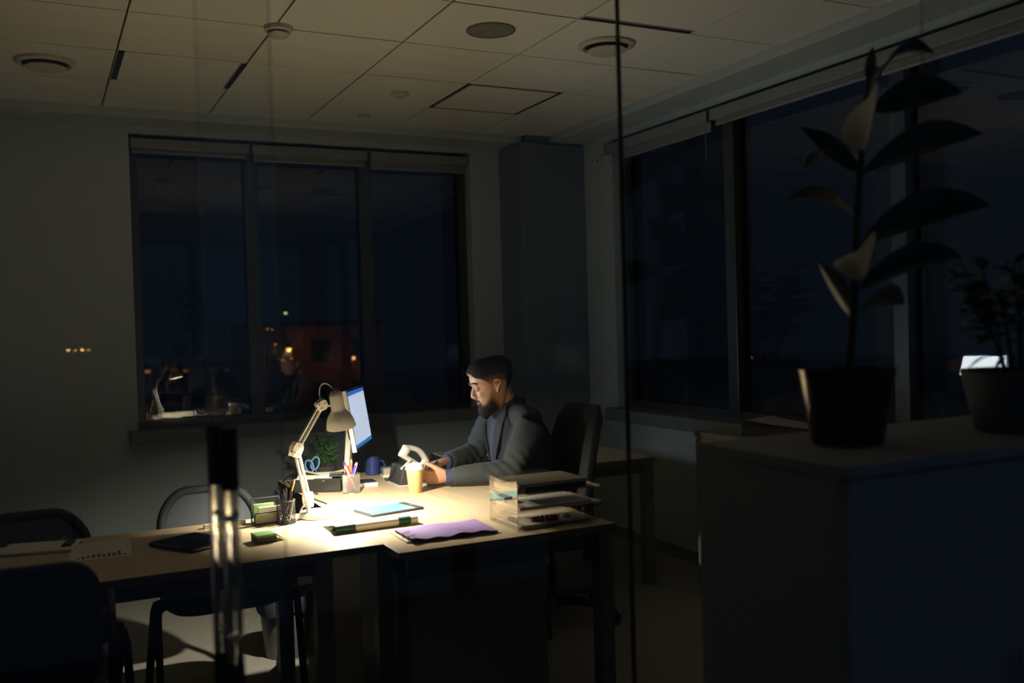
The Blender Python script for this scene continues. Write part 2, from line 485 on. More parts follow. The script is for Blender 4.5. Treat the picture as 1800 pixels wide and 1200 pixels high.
# ------------------------------------------------------------------ ceiling fittings
M_fit = pm('fitting_white', (0.56, 0.54, 0.47), 0.5, var=0.04)
M_fitd = pm('fitting_grey', (0.16, 0.16, 0.14), 0.6, var=0.08)
hx = thing('ceiling_hatch', (2.46, 5.12, H-0.004), 'square ceiling access hatch outlined by a dark gap', 'hatch')
MB().box((2.195, 4.84, H-0.003), (2.745, 5.395, H+0.010)).build('panel', M_ceil, hx, bevel=0.002)
fr = MB(); a0, a1, b0, b1 = 2.172, 2.768, 4.822, 5.418
fr.box((a0, b0, H-0.001), (a1, b0+0.008, H+0.011)); fr.box((a0, b1-0.012, H-0.001), (a1, b1, H+0.011))
fr.box((a0, b0, H-0.001), (a0+0.012, b1, H+0.011)); fr.box((a1-0.012, b0, H-0.001), (a1, b1, H+0.011))
fr.build('frame', M_slot, hx)
for (xa, ya, xb, yb), lb in (((0.375, 4.82, 0.405, 5.36), 'black slot air diffuser between a round vent and the smoke detector'),
                             ((0.945, 4.84, 0.975, 5.36), 'black slot air diffuser in line behind the smoke detector'),
                             ((2.18, 3.575, 2.76, 3.612), 'black slot air diffuser beside the round vent near the side windows')):
    s = thing('slot_diffuser', ((xa+xb)/2, (ya+yb)/2, H-0.004), lb, 'air vent', 'slot diffusers in the ceiling')
    MB().box((xa, ya, H-0.003), (xb, yb, H+0.004)).build('slot', M_slot, s)
    if xb-xa < yb-ya: MB().box((xa-0.004, ya, H-0.005), (xa, yb, H+0.004)).build('rim', M_fit, s)
    else: MB().box((xa, ya-0.004, H-0.005), (xb, ya, H+0.004)).build('rim', M_fit, s)

def round_vent(x, y, label):
    t = thing('round_vent', (x, y, H-0.05), label, 'air vent', 'round ceiling vents')
    MB().lathe([(0.135, 0), (0.135, -0.012), (0.115, -0.022), (0.105, -0.012), (0.105, 0)], (x, y, H), 40).build('rim', M_fit, t, smooth=True)
    MB().lathe([(0.104, 0.0), (0.104, -0.008)], (x, y, H), 40).build('throat', M_slot, t)
    MB().lathe([(0.085, -0.024), (0.095, -0.034), (0.080, -0.042), (0.0005, -0.046)], (x, y, H), 40).build('disc', M_fit, t, smooth=True)
round_vent(0.07, 5.12, 'round ceiling vent above the plain white wall')
round_vent(2.49, 3.90, 'round ceiling vent by the black slot near the side windows')
t = thing('smoke_detector', (0.985, 4.20, H-0.05), 'white domed smoke detector on a crossing of the ceiling grid', 'smoke detector')
MB().lathe([(0.062, 0), (0.062, -0.018), (0.056, -0.024), (0.0005, -0.024)], (0.985, 4.20, H), 32).build('base', M_fit, t, smooth=True)
MB().lathe([(0.038, -0.022), (0.038, -0.030)], (0.985, 4.20, H), 28).build('slot_ring', M_slot, t)
MB().lathe([(0.047, -0.030), (0.047, -0.036), (0.036, -0.046), (0.0005, -0.048)], (0.985, 4.20, H), 32).build('cap', M_fit, t, smooth=True)
t = thing('ceiling_speaker', (1.875, 3.90, H-0.012), 'flat round grey speaker grille in a ceiling tile', 'speaker')
MB().lathe([(0.112, 0), (0.112, -0.006), (0.104, -0.008), (0.104, 0)], (1.875, 3.90, H), 40).build('rim', M_fitd, t, smooth=True)
MB().lathe([(0.104, -0.001), (0.104, -0.005), (0.0005, -0.008)], (1.875, 3.90, H), 40).build('grille', pm('grille_grey', (0.22, 0.22, 0.19), 0.6, var=0.3, scale=400), t, smooth=True)
MB().lathe([(0.008, -0.006), (0.007, -0.011), (0.0005, -0.012)], (1.875, 3.90, H), 12).build('badge', M_fit, t, smooth=True)
t = thing('heat_detector', (1.88, 5.13, H-0.035), 'small white round detector between grid lines beside the hatch', 'detector')
MB().lathe([(0.055, 0), (0.055, -0.012), (0.0005, -0.014)], (1.88, 5.13, H), 28).build('base', M_fit, t, smooth=True)
MB().lathe([(0.040, -0.013), (0.034, -0.028), (0.0005, -0.032)], (1.88, 5.13, H), 28).build('cap', M_fit, t, smooth=True)
t = thing('sprinkler_cover', (1.87, 5.76, H-0.01), 'tiny flat sprinkler cover by the edge of the ceiling tiles', 'sprinkler')
MB().lathe([(0.032, 0), (0.032, -0.005), (0.0005, -0.006)], (1.87, 5.76, H), 24).build('plate', M_fit, t, smooth=True)
MB().lathe([(0.036, 0), (0.036, -0.002), (0.033, -0.002)], (1.87, 5.76, H), 24).build('ring', M_fitd, t)
t = thing('wall_sensor', (XR-0.01, 5.70, 2.62), 'small white sensor box on the wall between pillar and side window', 'sensor')
MB().box((XR-0.03, 5.67, 2.60), (XR, 5.73, 2.66)).build('case', M_fit, t, bevel=0.004)
MB().sphere((XR-0.03, 5.70, 2.625), (0.008, 0.012, 0.012)).build('lens', M_fitd, t, smooth=True)
# ------------------------------------------------------------------ desks
ZT = 0.735
def desk(name, x0, x1, y0, y1, label, mat, legs, rails, z=ZT, th=0.026):
    t = thing(name, ((x0+x1)/2, (y0+y1)/2, 0), label, 'desk' if 'desk' in name else 'table')
    top = MB().box((x0, y0, z-th), (x1, y1, z)).build('table_top', mat, t, bevel=0.0004)
    e = MB(); w = 0.0015
    e.box((x0-w, y0-w, z-th+0.001), (x1+w, y0+0.0005, z-0.0002)); e.box((x0-w, y1-0.0005, z-th+0.001), (x1+w, y1+w, z-0.0002))
    e.box((x0-w, y0, z-th+0.001), (x0+0.0005, y1, z-0.0002)); e.box((x1-0.0005, y0, z-th+0.001), (x1+w, y1, z-0.0002))
    e.build('edge_band', M_edge, top)
    for lx, ly in legs:
        lg = MB().box((lx-0.03, ly-0.03, 0.012), (lx+0.03, ly+0.03, z-th)).build('leg', M_grysteel, t, bevel=0.003)
        MB().lathe([(0.022, 0), (0.022, 0.012)], (lx, ly, 0), 16).build('foot', M_black, lg)
    for a, b in rails:
        MB().beam((a[0], a[1], z-th-0.03), (b[0], b[1], z-th-0.03), 0.03, 0.06).build('frame_rail', M_dsteel, t)
    return t
DX0, DX1, DY0, DY1 = 1.066, 1.93, 3.052, 4.87
desk('office_desk', DX0, DX1, DY0, DY1, 'light wood office desk lit by the lamp, with grey steel legs', M_woody,
     ((DX0+0.04, DY0+0.30), (DX1-0.035, DY0+0.04), (DX0+0.04, DY1-0.04), (DX1-0.035, DY1-0.04)),
     (((DX0+0.04, DY0+0.04), (DX1-0.07, DY0+0.04)), ((DX1-0.035, DY0+0.07), (DX1-0.035, DY1-0.07)), ((DX0+0.03, DY0+0.33), (DX0+0.03, DY1-0.07)), ((DX0+0.07, DY1-0.04), (DX1-0.07, DY1-0.04))))
TX0, TX1, TY0, TY1 = -1.02, 1.0628, 3.212, 3.946
desk('meeting_table', TX0, TX1, TY0, TY1, 'long light wood meeting table butting against the desk, in half darkness', M_wood,
     ((TX0+0.04, TY0+0.04), (TX0+0.04, TY1-0.04), (0.86, TY0+0.06), (0.86, TY1-0.06)),
     (((TX0+0.07, TY0+0.06), (0.83, TY0+0.06)), ((TX0+0.07, TY1-0.06), (0.83, TY1-0.06)), ((0.86, TY0+0.09), (0.86, TY1-0.09))))
SX0, SX1, SY0, SY1 = 1.97, 3.10, 4.46, 5.20
desk('side_desk', SX0, SX1, SY0, SY1, 'dim wooden side desk behind the man\'s chair, under the pillar', M_wood,
     ((SX0+0.04, SY0+0.04), (SX1-0.035, SY0+0.04), (SX0+0.04, SY1-0.04), (SX1-0.035, SY1-0.04)),
     (((SX0+0.07, SY0+0.04), (SX1-0.07, SY0+0.04)), ((SX0+0.07, SY1-0.04), (SX1-0.07, SY1-0.04)), ((SX1-0.035, SY0+0.07), (SX1-0.035, SY1-0.07))), z=0.725)

M_ped = pm('pedestal_grey', (0.20, 0.19, 0.185), 0.55, var=0.06)
t = thing('drawer_pedestal', (1.42, 3.5, 0), 'dark drawer pedestal under the lit desk end', 'cabinet')
MB().box((1.15, 3.20, 0.05), (1.70, 3.78, 0.60)).build('body', M_ped, t, bevel=0.004)
MB().box((1.17, 3.22, 0.0), (1.68, 3.76, 0.05)).build('plinth', M_black, t)
MB().box((1.145, 3.195, 0.60), (1.705, 3.785, 0.622)).build('cap', M_black, t, bevel=0.003)
for k in range(3):
    z0 = 0.06+k*0.18
    d = MB().box((1.70, 3.215, z0), (1.716, 3.765, z0+0.172)).build('drawer', M_ped, t, bevel=0.003)
    MB().tube([(1.730, 3.42, z0+0.13), (1.736, 3.43, z0+0.13), (1.736, 3.55, z0+0.13), (1.730, 3.56, z0+0.13)], 0.005, 8).build('handle', M_metal, d, smooth=True)
# modesty board of the far half of the desk
t = thing('waste_bin', (0.985, 4.42, 0), 'pale waste bin with a black liner on the floor behind the table', 'waste bin')
MB().lathe([(0.10, 0), (0.125, 0.28), (0.122, 0.28), (0.098, 0.006)], (0.985, 4.42, 0), 28).build('bucket', M_grysteel, t, smooth=True)
ln = MB(); rr = []
for k, (r, z) in enumerate(((0.131, 0.21), (0.134, 0.27), (0.126, 0.295), (0.112, 0.28), (0.095, 0.15))):
    rr.append([V((0.985+(r+0.004*math.sin(5*a+k))*math.cos(a), 4.42+(r+0.004*math.sin(5*a+k))*math.sin(a), z+0.012*math.sin(3*a+k))) for a in [2*PI*j/32 for j in range(32)]])
ln.rings(rr, True, False).build('liner', M_blackm, t, smooth=True)

# ------------------------------------------------------------------ visitor chairs
M_mesh = pm('chair_mesh', (0.075, 0.085, 0.10), 0.9, var=0.25, scale=260)
def visitor_chair(label, back):
    """faces -Y; origin on the floor under the middle of the seat"""
    t = thing('visitor_chair', (0, 0, 0), label, 'chair', 'visitor chairs around the meeting table')
    # seat: padded top, dished shell below
    rr = []
    for zz, sx, sy, in ((0.385, 0.26, 0.20), (0.405, 0.42, 0.36), (0.43, 0.475, 0.43), (0.455, 0.49, 0.45), (0.482, 0.475, 0.435), (0.492, 0.42, 0.38)):
        rr.append([V((x, y-0.02, zz)) for x, y in rrect(sx, sy, min(sx, sy)*0.28, 6)])
    MB().rings(rr).build('seat', M_fabric, t, smooth=True)
    for s in (-1, 1):
        MB().tube([(s*0.235, -0.10, 0.435), (s*0.262, -0.14, 0.432), (s*0.268, -0.165, 0.40), (s*0.275, -0.235, 0.0)], 0.0135, 12, flat=1.3).build('leg', M_chframe, t, smooth=True)
        MB().tube([(s*0.235, -0.04, 0.435), (s*0.262, -0.05, 0.432), (s*0.268, -0.03, 0.40), (s*0.275, 0.25, 0.0)], 0.0135, 12, flat=1.3).build('leg', M_chframe, t, smooth=True)
        MB().tube([(s*0.20, 0.10, 0.42), (s*0.20, 0.20, 0.43), (s*0.20, 0.235, 0.48), (s*0.198, 0.262, 0.62)], 0.011, 10).build('back_post', M_chframe, t, smooth=True)
    MB().tube([(-0.24, -0.08, 0.43), (0.24, -0.08, 0.43)], 0.011, 10).build('seat_bar', M_chframe, t, smooth=True)
    w, z0, z1, lean = (0.40, 0.53, 0.780, 0.10) if back == 'mesh' else (0.47, 0.49, 0.868, 0.11)
    def pt(u, z):
        k = (z-z0)/(z1-z0)
        return V((u, 0.235+lean*k-0.9*(abs(u)**2)*0.35, z))
    def outline(ws, hs):
        q = []
        for a, b in rrect(w*ws, (z1-z0)*hs, 0.11 if back == 'mesh' else 0.075, 7):
            q.append(pt(a, (z0+z1)/2+b + (0.035 if back == 'mesh' else 0.02)*(1-(2*a/w)**2)*(1 if b > 0 else 0)))
        return q
    ring = outline(1, 1)
    if back == 'mesh':
        MB().tube(ring+[ring[0], ring[1]], 0.020, 10, cap=False).build('back_frame', M_chframe, t, smooth=True)
        mb = MB(); nx, nz = 12, 8
        inner = outline(0.97, 0.97)
        fr = [p+V((0, -0.004, 0)) for p in inner]; bk = [p+V((0, 0.004, 0)) for p in inner]
        mb.rings([fr, bk]).build('back_mesh', M_mesh, t)
    else:
        fr2 = [p+V((0, -0.03, 0)) for p in outline(0.94, 0.94)]; fr1 = [p+V((0, -0.018, 0)) for p in ring]; bk1 = [p+V((0, 0.012, 0)) for p in ring]; bk2 = [p+V((0, 0.02, 0)) for p in outline(0.95, 0.95)]
        MB().rings([fr2, fr1, bk1, bk2]).build('backrest', M_fabric, t, smooth=True)
        for s in (-1, 1):
            MB().tube([(s*0.255, 0.27, 0.40), (s*0.262, 0.31, 0.66), (s*0.262, 0.29, 0.70), (s*0.262, 0.22, 0.712), (s*0.262, -0.10, 0.70), (s*0.262, -0.15, 0.66), (s*0.262, -0.16, 0.43)], 0.0125, 10).build('armrest', M_chframe, t, smooth=True)
    return t
ch = visitor_chair('black mesh-backed chair across the table, behind the black tablet', 'mesh')
ch.location = (0.640, 4.03, 0)
c2 = copy_tree(ch); c2.location = (-0.035, 3.80, 0); c2.rotation_euler.z = math.radians(4)
c2['label'] = 'black mesh-backed chair across the table, behind the clipped papers'
c3 = visitor_chair('padded black chair with arm loops tucked in on the corridor side of the table', 'solid')
c3.location = (-0.088, 3.235, 0); c3.rotation_euler.z = PI-math.radians(3)

# ------------------------------------------------------------------ the man's swivel chair (faces -X)
cx, cyy = 2.30, 4.24
t = thing('office_chair', (cx, cyy, 0), 'black swivel office chair the man sits on', 'chair')
rr = []
for zz, sx, sy in ((0.415, 0.34, 0.36), (0.43, 0.44, 0.46), (0.46, 0.475, 0.49), (0.485, 0.46, 0.475), (0.495, 0.40, 0.42)):
    rr.append([V((cx-0.03+x, cyy+y, zz)) for x, y in rrect(sx, sy, 0.12, 6)])
MB().rings(rr).build('seat', M_fabric, t, smooth=True)
bk = MB(); rr = []
for k in range(9):
    q = k/8; z = 0.56+0.52*q
    xb = cx+0.105+0.105*q+0.03*math.sin(q*PI)*-1
    wd = 0.43-0.09*abs(q-0.45)**1.5*2
    rr.append([V((xb+a, cyy+b*(1), z)) for a, b in rrect(0.055 if 0 < k < 8 else 0.03, wd if 0 < k < 8 else wd-0.06, 0.012, 3)])
bk.rings(rr).build('backrest', M_chframe, t, smooth=True)
MB().tube([(cx+0.02, cyy, 0.43), (cx+0.13, cyy, 0.44), (cx+0.165, cyy, 0.52), (cx+0.17, cyy, 0.75)], 0.022, 12).build('back_bracket', M_black, t, smooth=True)
MB().lathe([(0.016, 0.10), (0.016, 0.42)], (cx, cyy, 0), 16).build('gas_column', M_dsteel, t, smooth=True)
MB().lathe([(0.028, 0.09), (0.028, 0.27), (0.024, 0.275)], (cx, cyy, 0), 20).build('column_sleeve', M_black, t, smooth=True)
MB().box((cx-0.10, cyy-0.07, 0.385), (cx+0.08, cyy+0.07, 0.42)).build('tilt_mechanism', M_black, t, bevel=0.006)
MB().lathe([(0.045, 0.06), (0.05, 0.08), (0.045, 0.115), (0.03, 0.125)], (cx, cyy, 0), 24).build('hub', M_black, t, smooth=True)
for k in range(5):
    a = math.radians(-52+72*k); ca, sa = math.cos(a), math.sin(a)
    leg = MB().tube([(cx+0.03*ca, cyy+0.03*sa, 0.095), (cx+0.17*ca, cyy+0.17*sa, 0.10), (cx+0.33*ca, cyy+0.33*sa, 0.075)], [0.026, 0.022, 0.016], 10).build('leg', M_black, t, smooth=True)
    wx, wy = cx+0.335*ca, cyy+0.335*sa
    cs = MB()
    for s in (-1, 1):
        ax = V((-sa, ca, 0)); c0 = V((wx, wy, 0.028))+ax*s*0.012
        cs.lathe([(0.010, -0.009), (0.027, -0.008), (0.028, 0.0), (0.027, 0.008), (0.010, 0.009)], c0, 18, axis=ax)
    cs.tube([(wx, wy, 0.03), (wx, wy, 0.075)], 0.008, 8)
    cs.build('caster', M_black, leg, smooth=True)
for s in (-1, 1):
    MB().tube([(cx-0.0, cyy+s*0.20, 0.42), (cx, cyy+s*0.275, 0.43), (cx, cyy+s*0.285, 0.47), (cx, cyy+s*0.285, 0.615)], 0.014, 10).build('arm_post', M_black, t, smooth=True)
    MB().box((cx-0.11, cyy+s*0.285-0.035, 0.615), (cx+0.12, cyy+s*0.285+0.035, 0.638)).build('arm_pad', M_black, t, bevel=0.01)

# ------------------------------------------------------------------ desk lamp
LB = V((0.995, 3.83, ZT))
lamp = thing('desk_lamp', LB, 'cream folding-arm desk lamp, switched on over the papers', 'lamp')
MB().lathe([(0.072, 0), (0.076, 0.003), (0.076, 0.017), (0.070, 0.024), (0.0005, 0.026)], LB, 40).build('base', M_cream, lamp, smooth=True)
PST = V((0.952, 3.812, ZT))
MB().tube([PST+V((0, 0, 0.022)), PST+V((0, 0, 0.052))], 0.010, 14).build('swivel_pin', M_metal, lamp, smooth=True)
A0 = PST+V((0, 0, 0.075)); A1 = V((0.902, 3.78, 1.024)); A2 = V((1.013, 3.79, 1.1945))
def plate(name, c, w, h, th, d, parent):
    d = V(d).normalized(); nrm = V((0.45, -0.89, 0.0)); sd = d.cross(nrm).normalized(); nrm = sd.cross(d).normalized()
    mb = MB(); c = V(c)
    for s in (-1, 1):
        o = nrm*s*0.0125
        pts = [(-w*0.38, -h/2), (w*0.38, -h/2), (w/2, h*0.15), (w*0.34, h/2), (-w*0.34, h/2), (-w/2, h*0.15)]
        mb.rings([[c+o-nrm*th/2+sd*a+d*b for a, b in pts], [c+o+nrm*th/2+sd*a+d*b for a, b in pts]])
    for q in ((-w*0.2, -h*0.22), (w*0.2, -h*0.22), (0, h*0.25)):
        p = c+sd*q[0]+d*q[1]
        mb.tube([p-nrm*0.018, p+nrm*0.018], 0.0042, 8)
    return mb.build(name, M_cream, parent, bevel=0.001)
MBK = PST+V((0.002, 0, 0.052))
plate('base_bracket', A0+V((0, 0, 0.004)), 0.040, 0.062, 0.003, (A1-A0)*0.35+V((0, 0, 0.3)), lamp)
def arm(name, a, b):
    d = (b-a).normalized(); nrm = V((0.45, -0.89, 0)); sd = d.cross(nrm).normalized()
    t_ = MB().beam(a+sd*0.010, b+sd*0.010, 0.007, 0.011, up=nrm).build(name, M_cream, lamp, bevel=0.001)
    MB().beam(a-sd*0.010, b-sd*0.010, 0.007, 0.011, up=nrm).build('parallel_bar', M_cream, t_, bevel=0.001)
    pts = []; n = 70
    p0 = a+d*0.02+sd*0.002; p1 = a+(b-a)*0.52
    for k in range(n+1):
        q = k/n; an = q*2*PI*16
        pts.append(p0+(p1-p0)*q+(nrm*math.cos(an)+sd*math.sin(an))*0.0045)
    MB().tube(pts, 0.0010, 5).build('spring', M_metal, t_)
arm('lower_arm', A0, A1); arm('upper_arm', A1, A2)
plate('elbow_joint', A1, 0.052, 0.060, 0.003, (A2-A1)+(A1-A0)*0.5, lamp)
kb = MB().lathe([(0.013, 0), (0.015, 0.003), (0.013, 0.008), (0.0005, 0.009)], A1+V((-0.006, 0.014, 0.014)), 20, axis=(-0.45, 0.89, 0.1)).build('tension_knob', M_fitd, lamp, smooth=True)
plate('head_joint', A2, 0.044, 0.046, 0.003, (1, 0.0, 0.55), lamp)
AX = V((0.18, 0.14, -1)).normalized()            # the shade points down and a little toward the windows
MO = V((1.094, 3.795, 1.098))                    # centre of the mouth
prof = [(0.0005, 0.158), (0.012, 0.157), (0.022, 0.150), (0.0275, 0.138), (0.0285, 0.078), (0.030, 0.072), (0.036, 0.065), (0.048, 0.048), (0.0565, 0.026), (0.0605, 0.0),
        (0.0590, 0.0), (0.0550, 0.026), (0.0465, 0.048), (0.0345, 0.065), (0.0270, 0.074), (0.0265, 0.138), (0.0005, 0.148)]
sh = MB().lathe(prof, MO, 44, axis=-AX).build('lamp_shade', M_cream, lamp, smooth=True)
MB().tube([MO-AX*0.155, MO-AX*0.163], 0.010, 14).build('cap', M_metal, sh, smooth=True)
for k in range(6):
    a = 2*PI*k/6
    e1 = AX.orthogonal().normalized(); e2 = AX.cross(e1)
    c = MO-AX*0.152+(e1*math.cos(a)+e2*math.sin(a))*0.019
    MB().tube([c-AX*0.006, c+AX*0.002], 0.0028, 8).build('vent_hole', M_slot, sh)
NK = MO-AX*0.098
MB().tube([A2, (A2+NK)/2+V((0, 0, -0.004)), NK+(A2-NK).normalized()*0.026], 0.0055, 10).build('neck', M_metal, lamp, smooth=True)
pts = []
for k in range(21):
    q = k/20
    p = A2.lerp(NK-AX*0.03, q)+V((-0.020*math.sin(q*PI)*(1-q)*2, 0, 0.072*math.sin(q*PI)**0.8))
    pts.append(p)
MB().tube(pts, 0.0025, 8).build('cord_loop', M_white, lamp, smooth=True)
pts = [A0+V((-0.012, 0.006, -0.01)), A0+V((-0.030, 0.0, -0.035)), PST+V((-0.045, -0.012, 0.012)), PST+V((-0.055, -0.015, 0.004)), PST+V((-0.075, 0.05, 0.004)), PST+V((-0.05, 0.16, 0.004))]
MB().tube(pts, 0.0032, 8).build('power_cord', M_white, lamp, smooth=True)
BU = MO-AX*0.070
MB().lathe([(0.0005, -0.026), (0.012, -0.022), (0.019, -0.010), (0.020, 0.002), (0.014, 0.020), (0.012, 0.040), (0.0005, 0.042)], BU, 20, axis=-AX).build('bulb', emit_mat('bulb_glow', (1.0, 0.88, 0.68), 16.0), lamp, smooth=True)
ld = bpy.data.lights.new('lamp_light', 'POINT'); ld.energy = LAMP_POWER; ld.color = LAMP_COLOR; ld.shadow_soft_size = 0.014
lo = bpy.data.objects.new('lamp_light', ld); COL.objects.link(lo); lo.parent = lamp
lo.location = MO-AX*0.028-OFF[lamp]

# ------------------------------------------------------------------ monitor
def screen_mat():
    m, nt, p, out = nodes_of('screen_picture')
    N, L = nt.nodes, nt.links
    tc = N.new('ShaderNodeTexCoord'); sp = N.new('ShaderNodeSeparateXYZ')
    L.new(tc.outputs['Generated'], sp.inputs[0])
    cr = N.new('ShaderNodeValToRGB'); cr.color_ramp.interpolation = 'CONSTANT'
    els = cr.color_ramp.elements
    els[0].position = 0.0; els[0].color = (0.03, 0.22, 0.52, 1)
    els[1].position = 0.07; els[1].color = (0.66, 0.76, 0.95, 1)
    e = els.new(0.88); e.color = (0.60, 0.70, 0.92, 1)
    e = els.new(0.925); e.color = (0.04, 0.16, 0.62, 1)
    L.new(sp.outputs['Z'], cr.inputs['Fac'])
    # faint lines of writing too small to read
    wv = N.new('ShaderNodeTexWave'); wv.bands_direction = 'Z'; wv.inputs['Scale'].default_value = 9; wv.inputs['Distortion'].default_value = 0.0
    L.new(tc.outputs['Generated'], wv.inputs['Vector'])
    nz = N.new('ShaderNodeTexNoise'); nz.inputs['Scale'].default_value = 12
    L.new(tc.outputs['Generated'], nz.inputs['Vector'])
    m1 = N.new('ShaderNodeMath'); m1.operation = 'MULTIPLY'; L.new(wv.outputs['Fac'], m1.inputs[0]); L.new(nz.outputs['Fac'], m1.inputs[1])
    m2 = N.new('ShaderNodeMath'); m2.operation = 'MULTIPLY_ADD'; m2.inputs[1].default_value = -0.18; m2.inputs[2].default_value = 1.03; L.new(m1.outputs[0], m2.inputs[0])
    m3 = N.new('ShaderNodeMath'); m3.operation = 'MULTIPLY'; m3.inputs[1].default_value = SCREEN_POWER; L.new(m2.outputs[0], m3.inputs[0])
    p.inputs['Base Color'].default_value = (0.01, 0.01, 0.012, 1)
    p.inputs['Roughness'].default_value = 0.3
    L.new(cr.outputs['Color'], p.inputs['Emission Color']); L.new(m3.outputs[0], p.inputs['Emission Strength'])
    return m
nb = V((1.340, 4.395, 0.925)); fb = V((1.538, 4.777, 0.922)); ntp = V((1.306, 4.418, 1.196))
MW = (fb-nb); mw = MW.length; mx_ = MW.normalized(); mz_ = (ntp-nb).normalized(); mh = (ntp-nb).length
mn_ = mx_.cross(mz_).normalized()           # screen normal
if mn_.x < 0: mn_ = -mn_
mon = thing('monitor', (1.40, 4.62, ZT), 'flat monitor seen nearly edge-on, facing the seated man', 'monitor')
def P3(a, b, c): return nb+mx_*a+mz_*b+mn_*c
def slab(mb, a0, a1, b0, b1, c0, c1):
    return mb.add([P3(a0, b0, c0), P3(a1, b0, c0), P3(a1, b1, c0), P3(a0, b1, c0), P3(a0, b0, c1), P3(a1, b0, c1), P3(a1, b1, c1), P3(a0, b1, c1)],
                  [(0, 3, 2, 1), (4, 5, 6, 7), (0, 1, 5, 4), (1, 2, 6, 5), (2, 3, 7, 6), (3, 0, 4, 7)])
cs = slab(MB(), -0.008, mw+0.008, -0.016, mh+0.008, -0.022, -0.001).build('casing', M_white, mon, bevel=0.003)
slab(MB(), 0.08, mw-0.08, 0.04, mh-0.06, -0.048, -0.020).build('back_cover', M_blackm, cs, bevel=0.008)
slab(MB(), -0.006, mw+0.006, -0.014, mh+0.006, -0.002, 0.0006).build('bezel', M_black, mon)
slab(MB(), 0, mw, 0, mh, 0.0002, 0.0014).build('screen', screen_mat(), mon)
sd_ = bpy.data.lights.new('screen_light', 'AREA'); sd_.shape = 'RECTANGLE'; sd_.size = mw-0.01; sd_.size_y = mh-0.03
sd_.energy = SCREEN_LIGHT; sd_.color = (0.86, 0.95, 1.0); sd_.spread = math.radians(125)
so_ = bpy.data.objects.new('screen_light', sd_); COL.objects.link(so_); so_.parent = mon
ctr = P3(mw/2, mh/2, 0.003)-OFF[mon]
so_.matrix_local = Matrix(((mx_.x, mz_.x, -mn_.x, ctr.x), (mx_.y, mz_.y, -mn_.y, ctr.y), (mx_.z, mz_.z, -mn_.z, ctr.z), (0, 0, 0, 1)))
if so_.matrix_local.to_3x3().determinant() < 0:
    so_.matrix_local = Matrix(((-mx_.x, mz_.x, -mn_.x, ctr.x), (-mx_.y, mz_.y, -mn_.y, ctr.y), (-mx_.z, mz_.z, -mn_.z, ctr.z), (0, 0, 0, 1)))
sb = P3(mw/2, 0.06, -0.05); ft = V((sb.x-0.03, sb.y+0.01, ZT)); sb = sb+V((-0.012, 0.0, 0)); ft = ft+V((-0.005, -0.005, 0))
MB().beam((ft.x, ft.y, ZT+0.01), sb+V((0, 0, 0.06)), 0.060, 0.026, up=mn_).build('stand', M_cream, mon, bevel=0.003)
MB(TR(ft.x, ft.y, ZT, math.atan2(mx_.y, mx_.x))).prism(rrect(0.14, 0.11, 0.03), 0.010).build('foot', M_black, mon, bevel=0.002)
# ------------------------------------------------------------------ things on the desk
def pencil(name, base, tip, r, body, tipm, label, cat, group, n=8):
    base, tip = V(base), V(tip); d = (tip-base)
    t = thing(name, base, label, cat, group)
    MB().tube([base+d*0.04, base+d*0.90], r, n).build('barrel', body, t, smooth=True)
    MB().tube([base+d*0.90, base+d*0.995], [r*0.95, r*0.45], n).build('cap', tipm, t, smooth=True)
    MB().tube([base, base+d*0.04], [r*0.3, r], n).build('point', tipm, t, smooth=True)
    return t
C_red = pm('pen_red', (0.62, 0.05, 0.035), 0.4); C_blue = pm('pen_blue', (0.06, 0.07, 0.42), 0.4)
C_oran = pm('pen_orange', (0.80, 0.34, 0.06), 0.4); C_ink = pm('pen_ink', (0.02, 0.02, 0.03), 0.4)
# silver mesh cup with pens
px, py, pr = 1.281, 4.305, 0.040
M_meshc = glass_mat('wire_mesh_silver', tint=(0.30, 0.29, 0.27), f0=0.02)
def mesh_cup(x, y, r, h, mat, label, nw=36, nh=11, wr=0.0007):
    t = thing('pencil_cup', (x, y, ZT), label, 'pen holder', 'mesh pen holders')
    for k, z in enumerate((0.002, h)):
        ring = [(x+r*math.cos(2*PI*j/32), y+r*math.sin(2*PI*j/32), ZT+z) for j in range(34)]
        MB().tube(ring, 0.0024, 6, cap=False).build('rim', mat, t, smooth=True)
    mb = MB()
    for s in (-1, 1):
        for k in range(nw):
            a0 = 2*PI*k/nw
            mb.tube([(x+r*math.cos(a0+s*q*0.9), y+r*math.sin(a0+s*q*0.9), ZT+0.002+(h-0.002)*q) for q in (0, .2, .4, .6, .8, 1)], wr, 3, cap=False)
    for k in range(nh):
        z = ZT+h*(k+0.5)/nh
        mb.tube([(x+r*math.cos(2*PI*j/24), y+r*math.sin(2*PI*j/24), z) for j in range(26)], wr, 3, cap=False)
    tag(mb.build('wire_mesh', mat, t), kind='stuff')
    MB().lathe([(r-0.002, 0.0), (r-0.002, 0.003)], (x, y, ZT), 28).build('bottom', mat, t)
    return t
mesh_cup(px, py, pr, 0.088, M_metal, 'silver mesh pen holder full of red and blue pens', nw=46, nh=15, wr=0.0008)
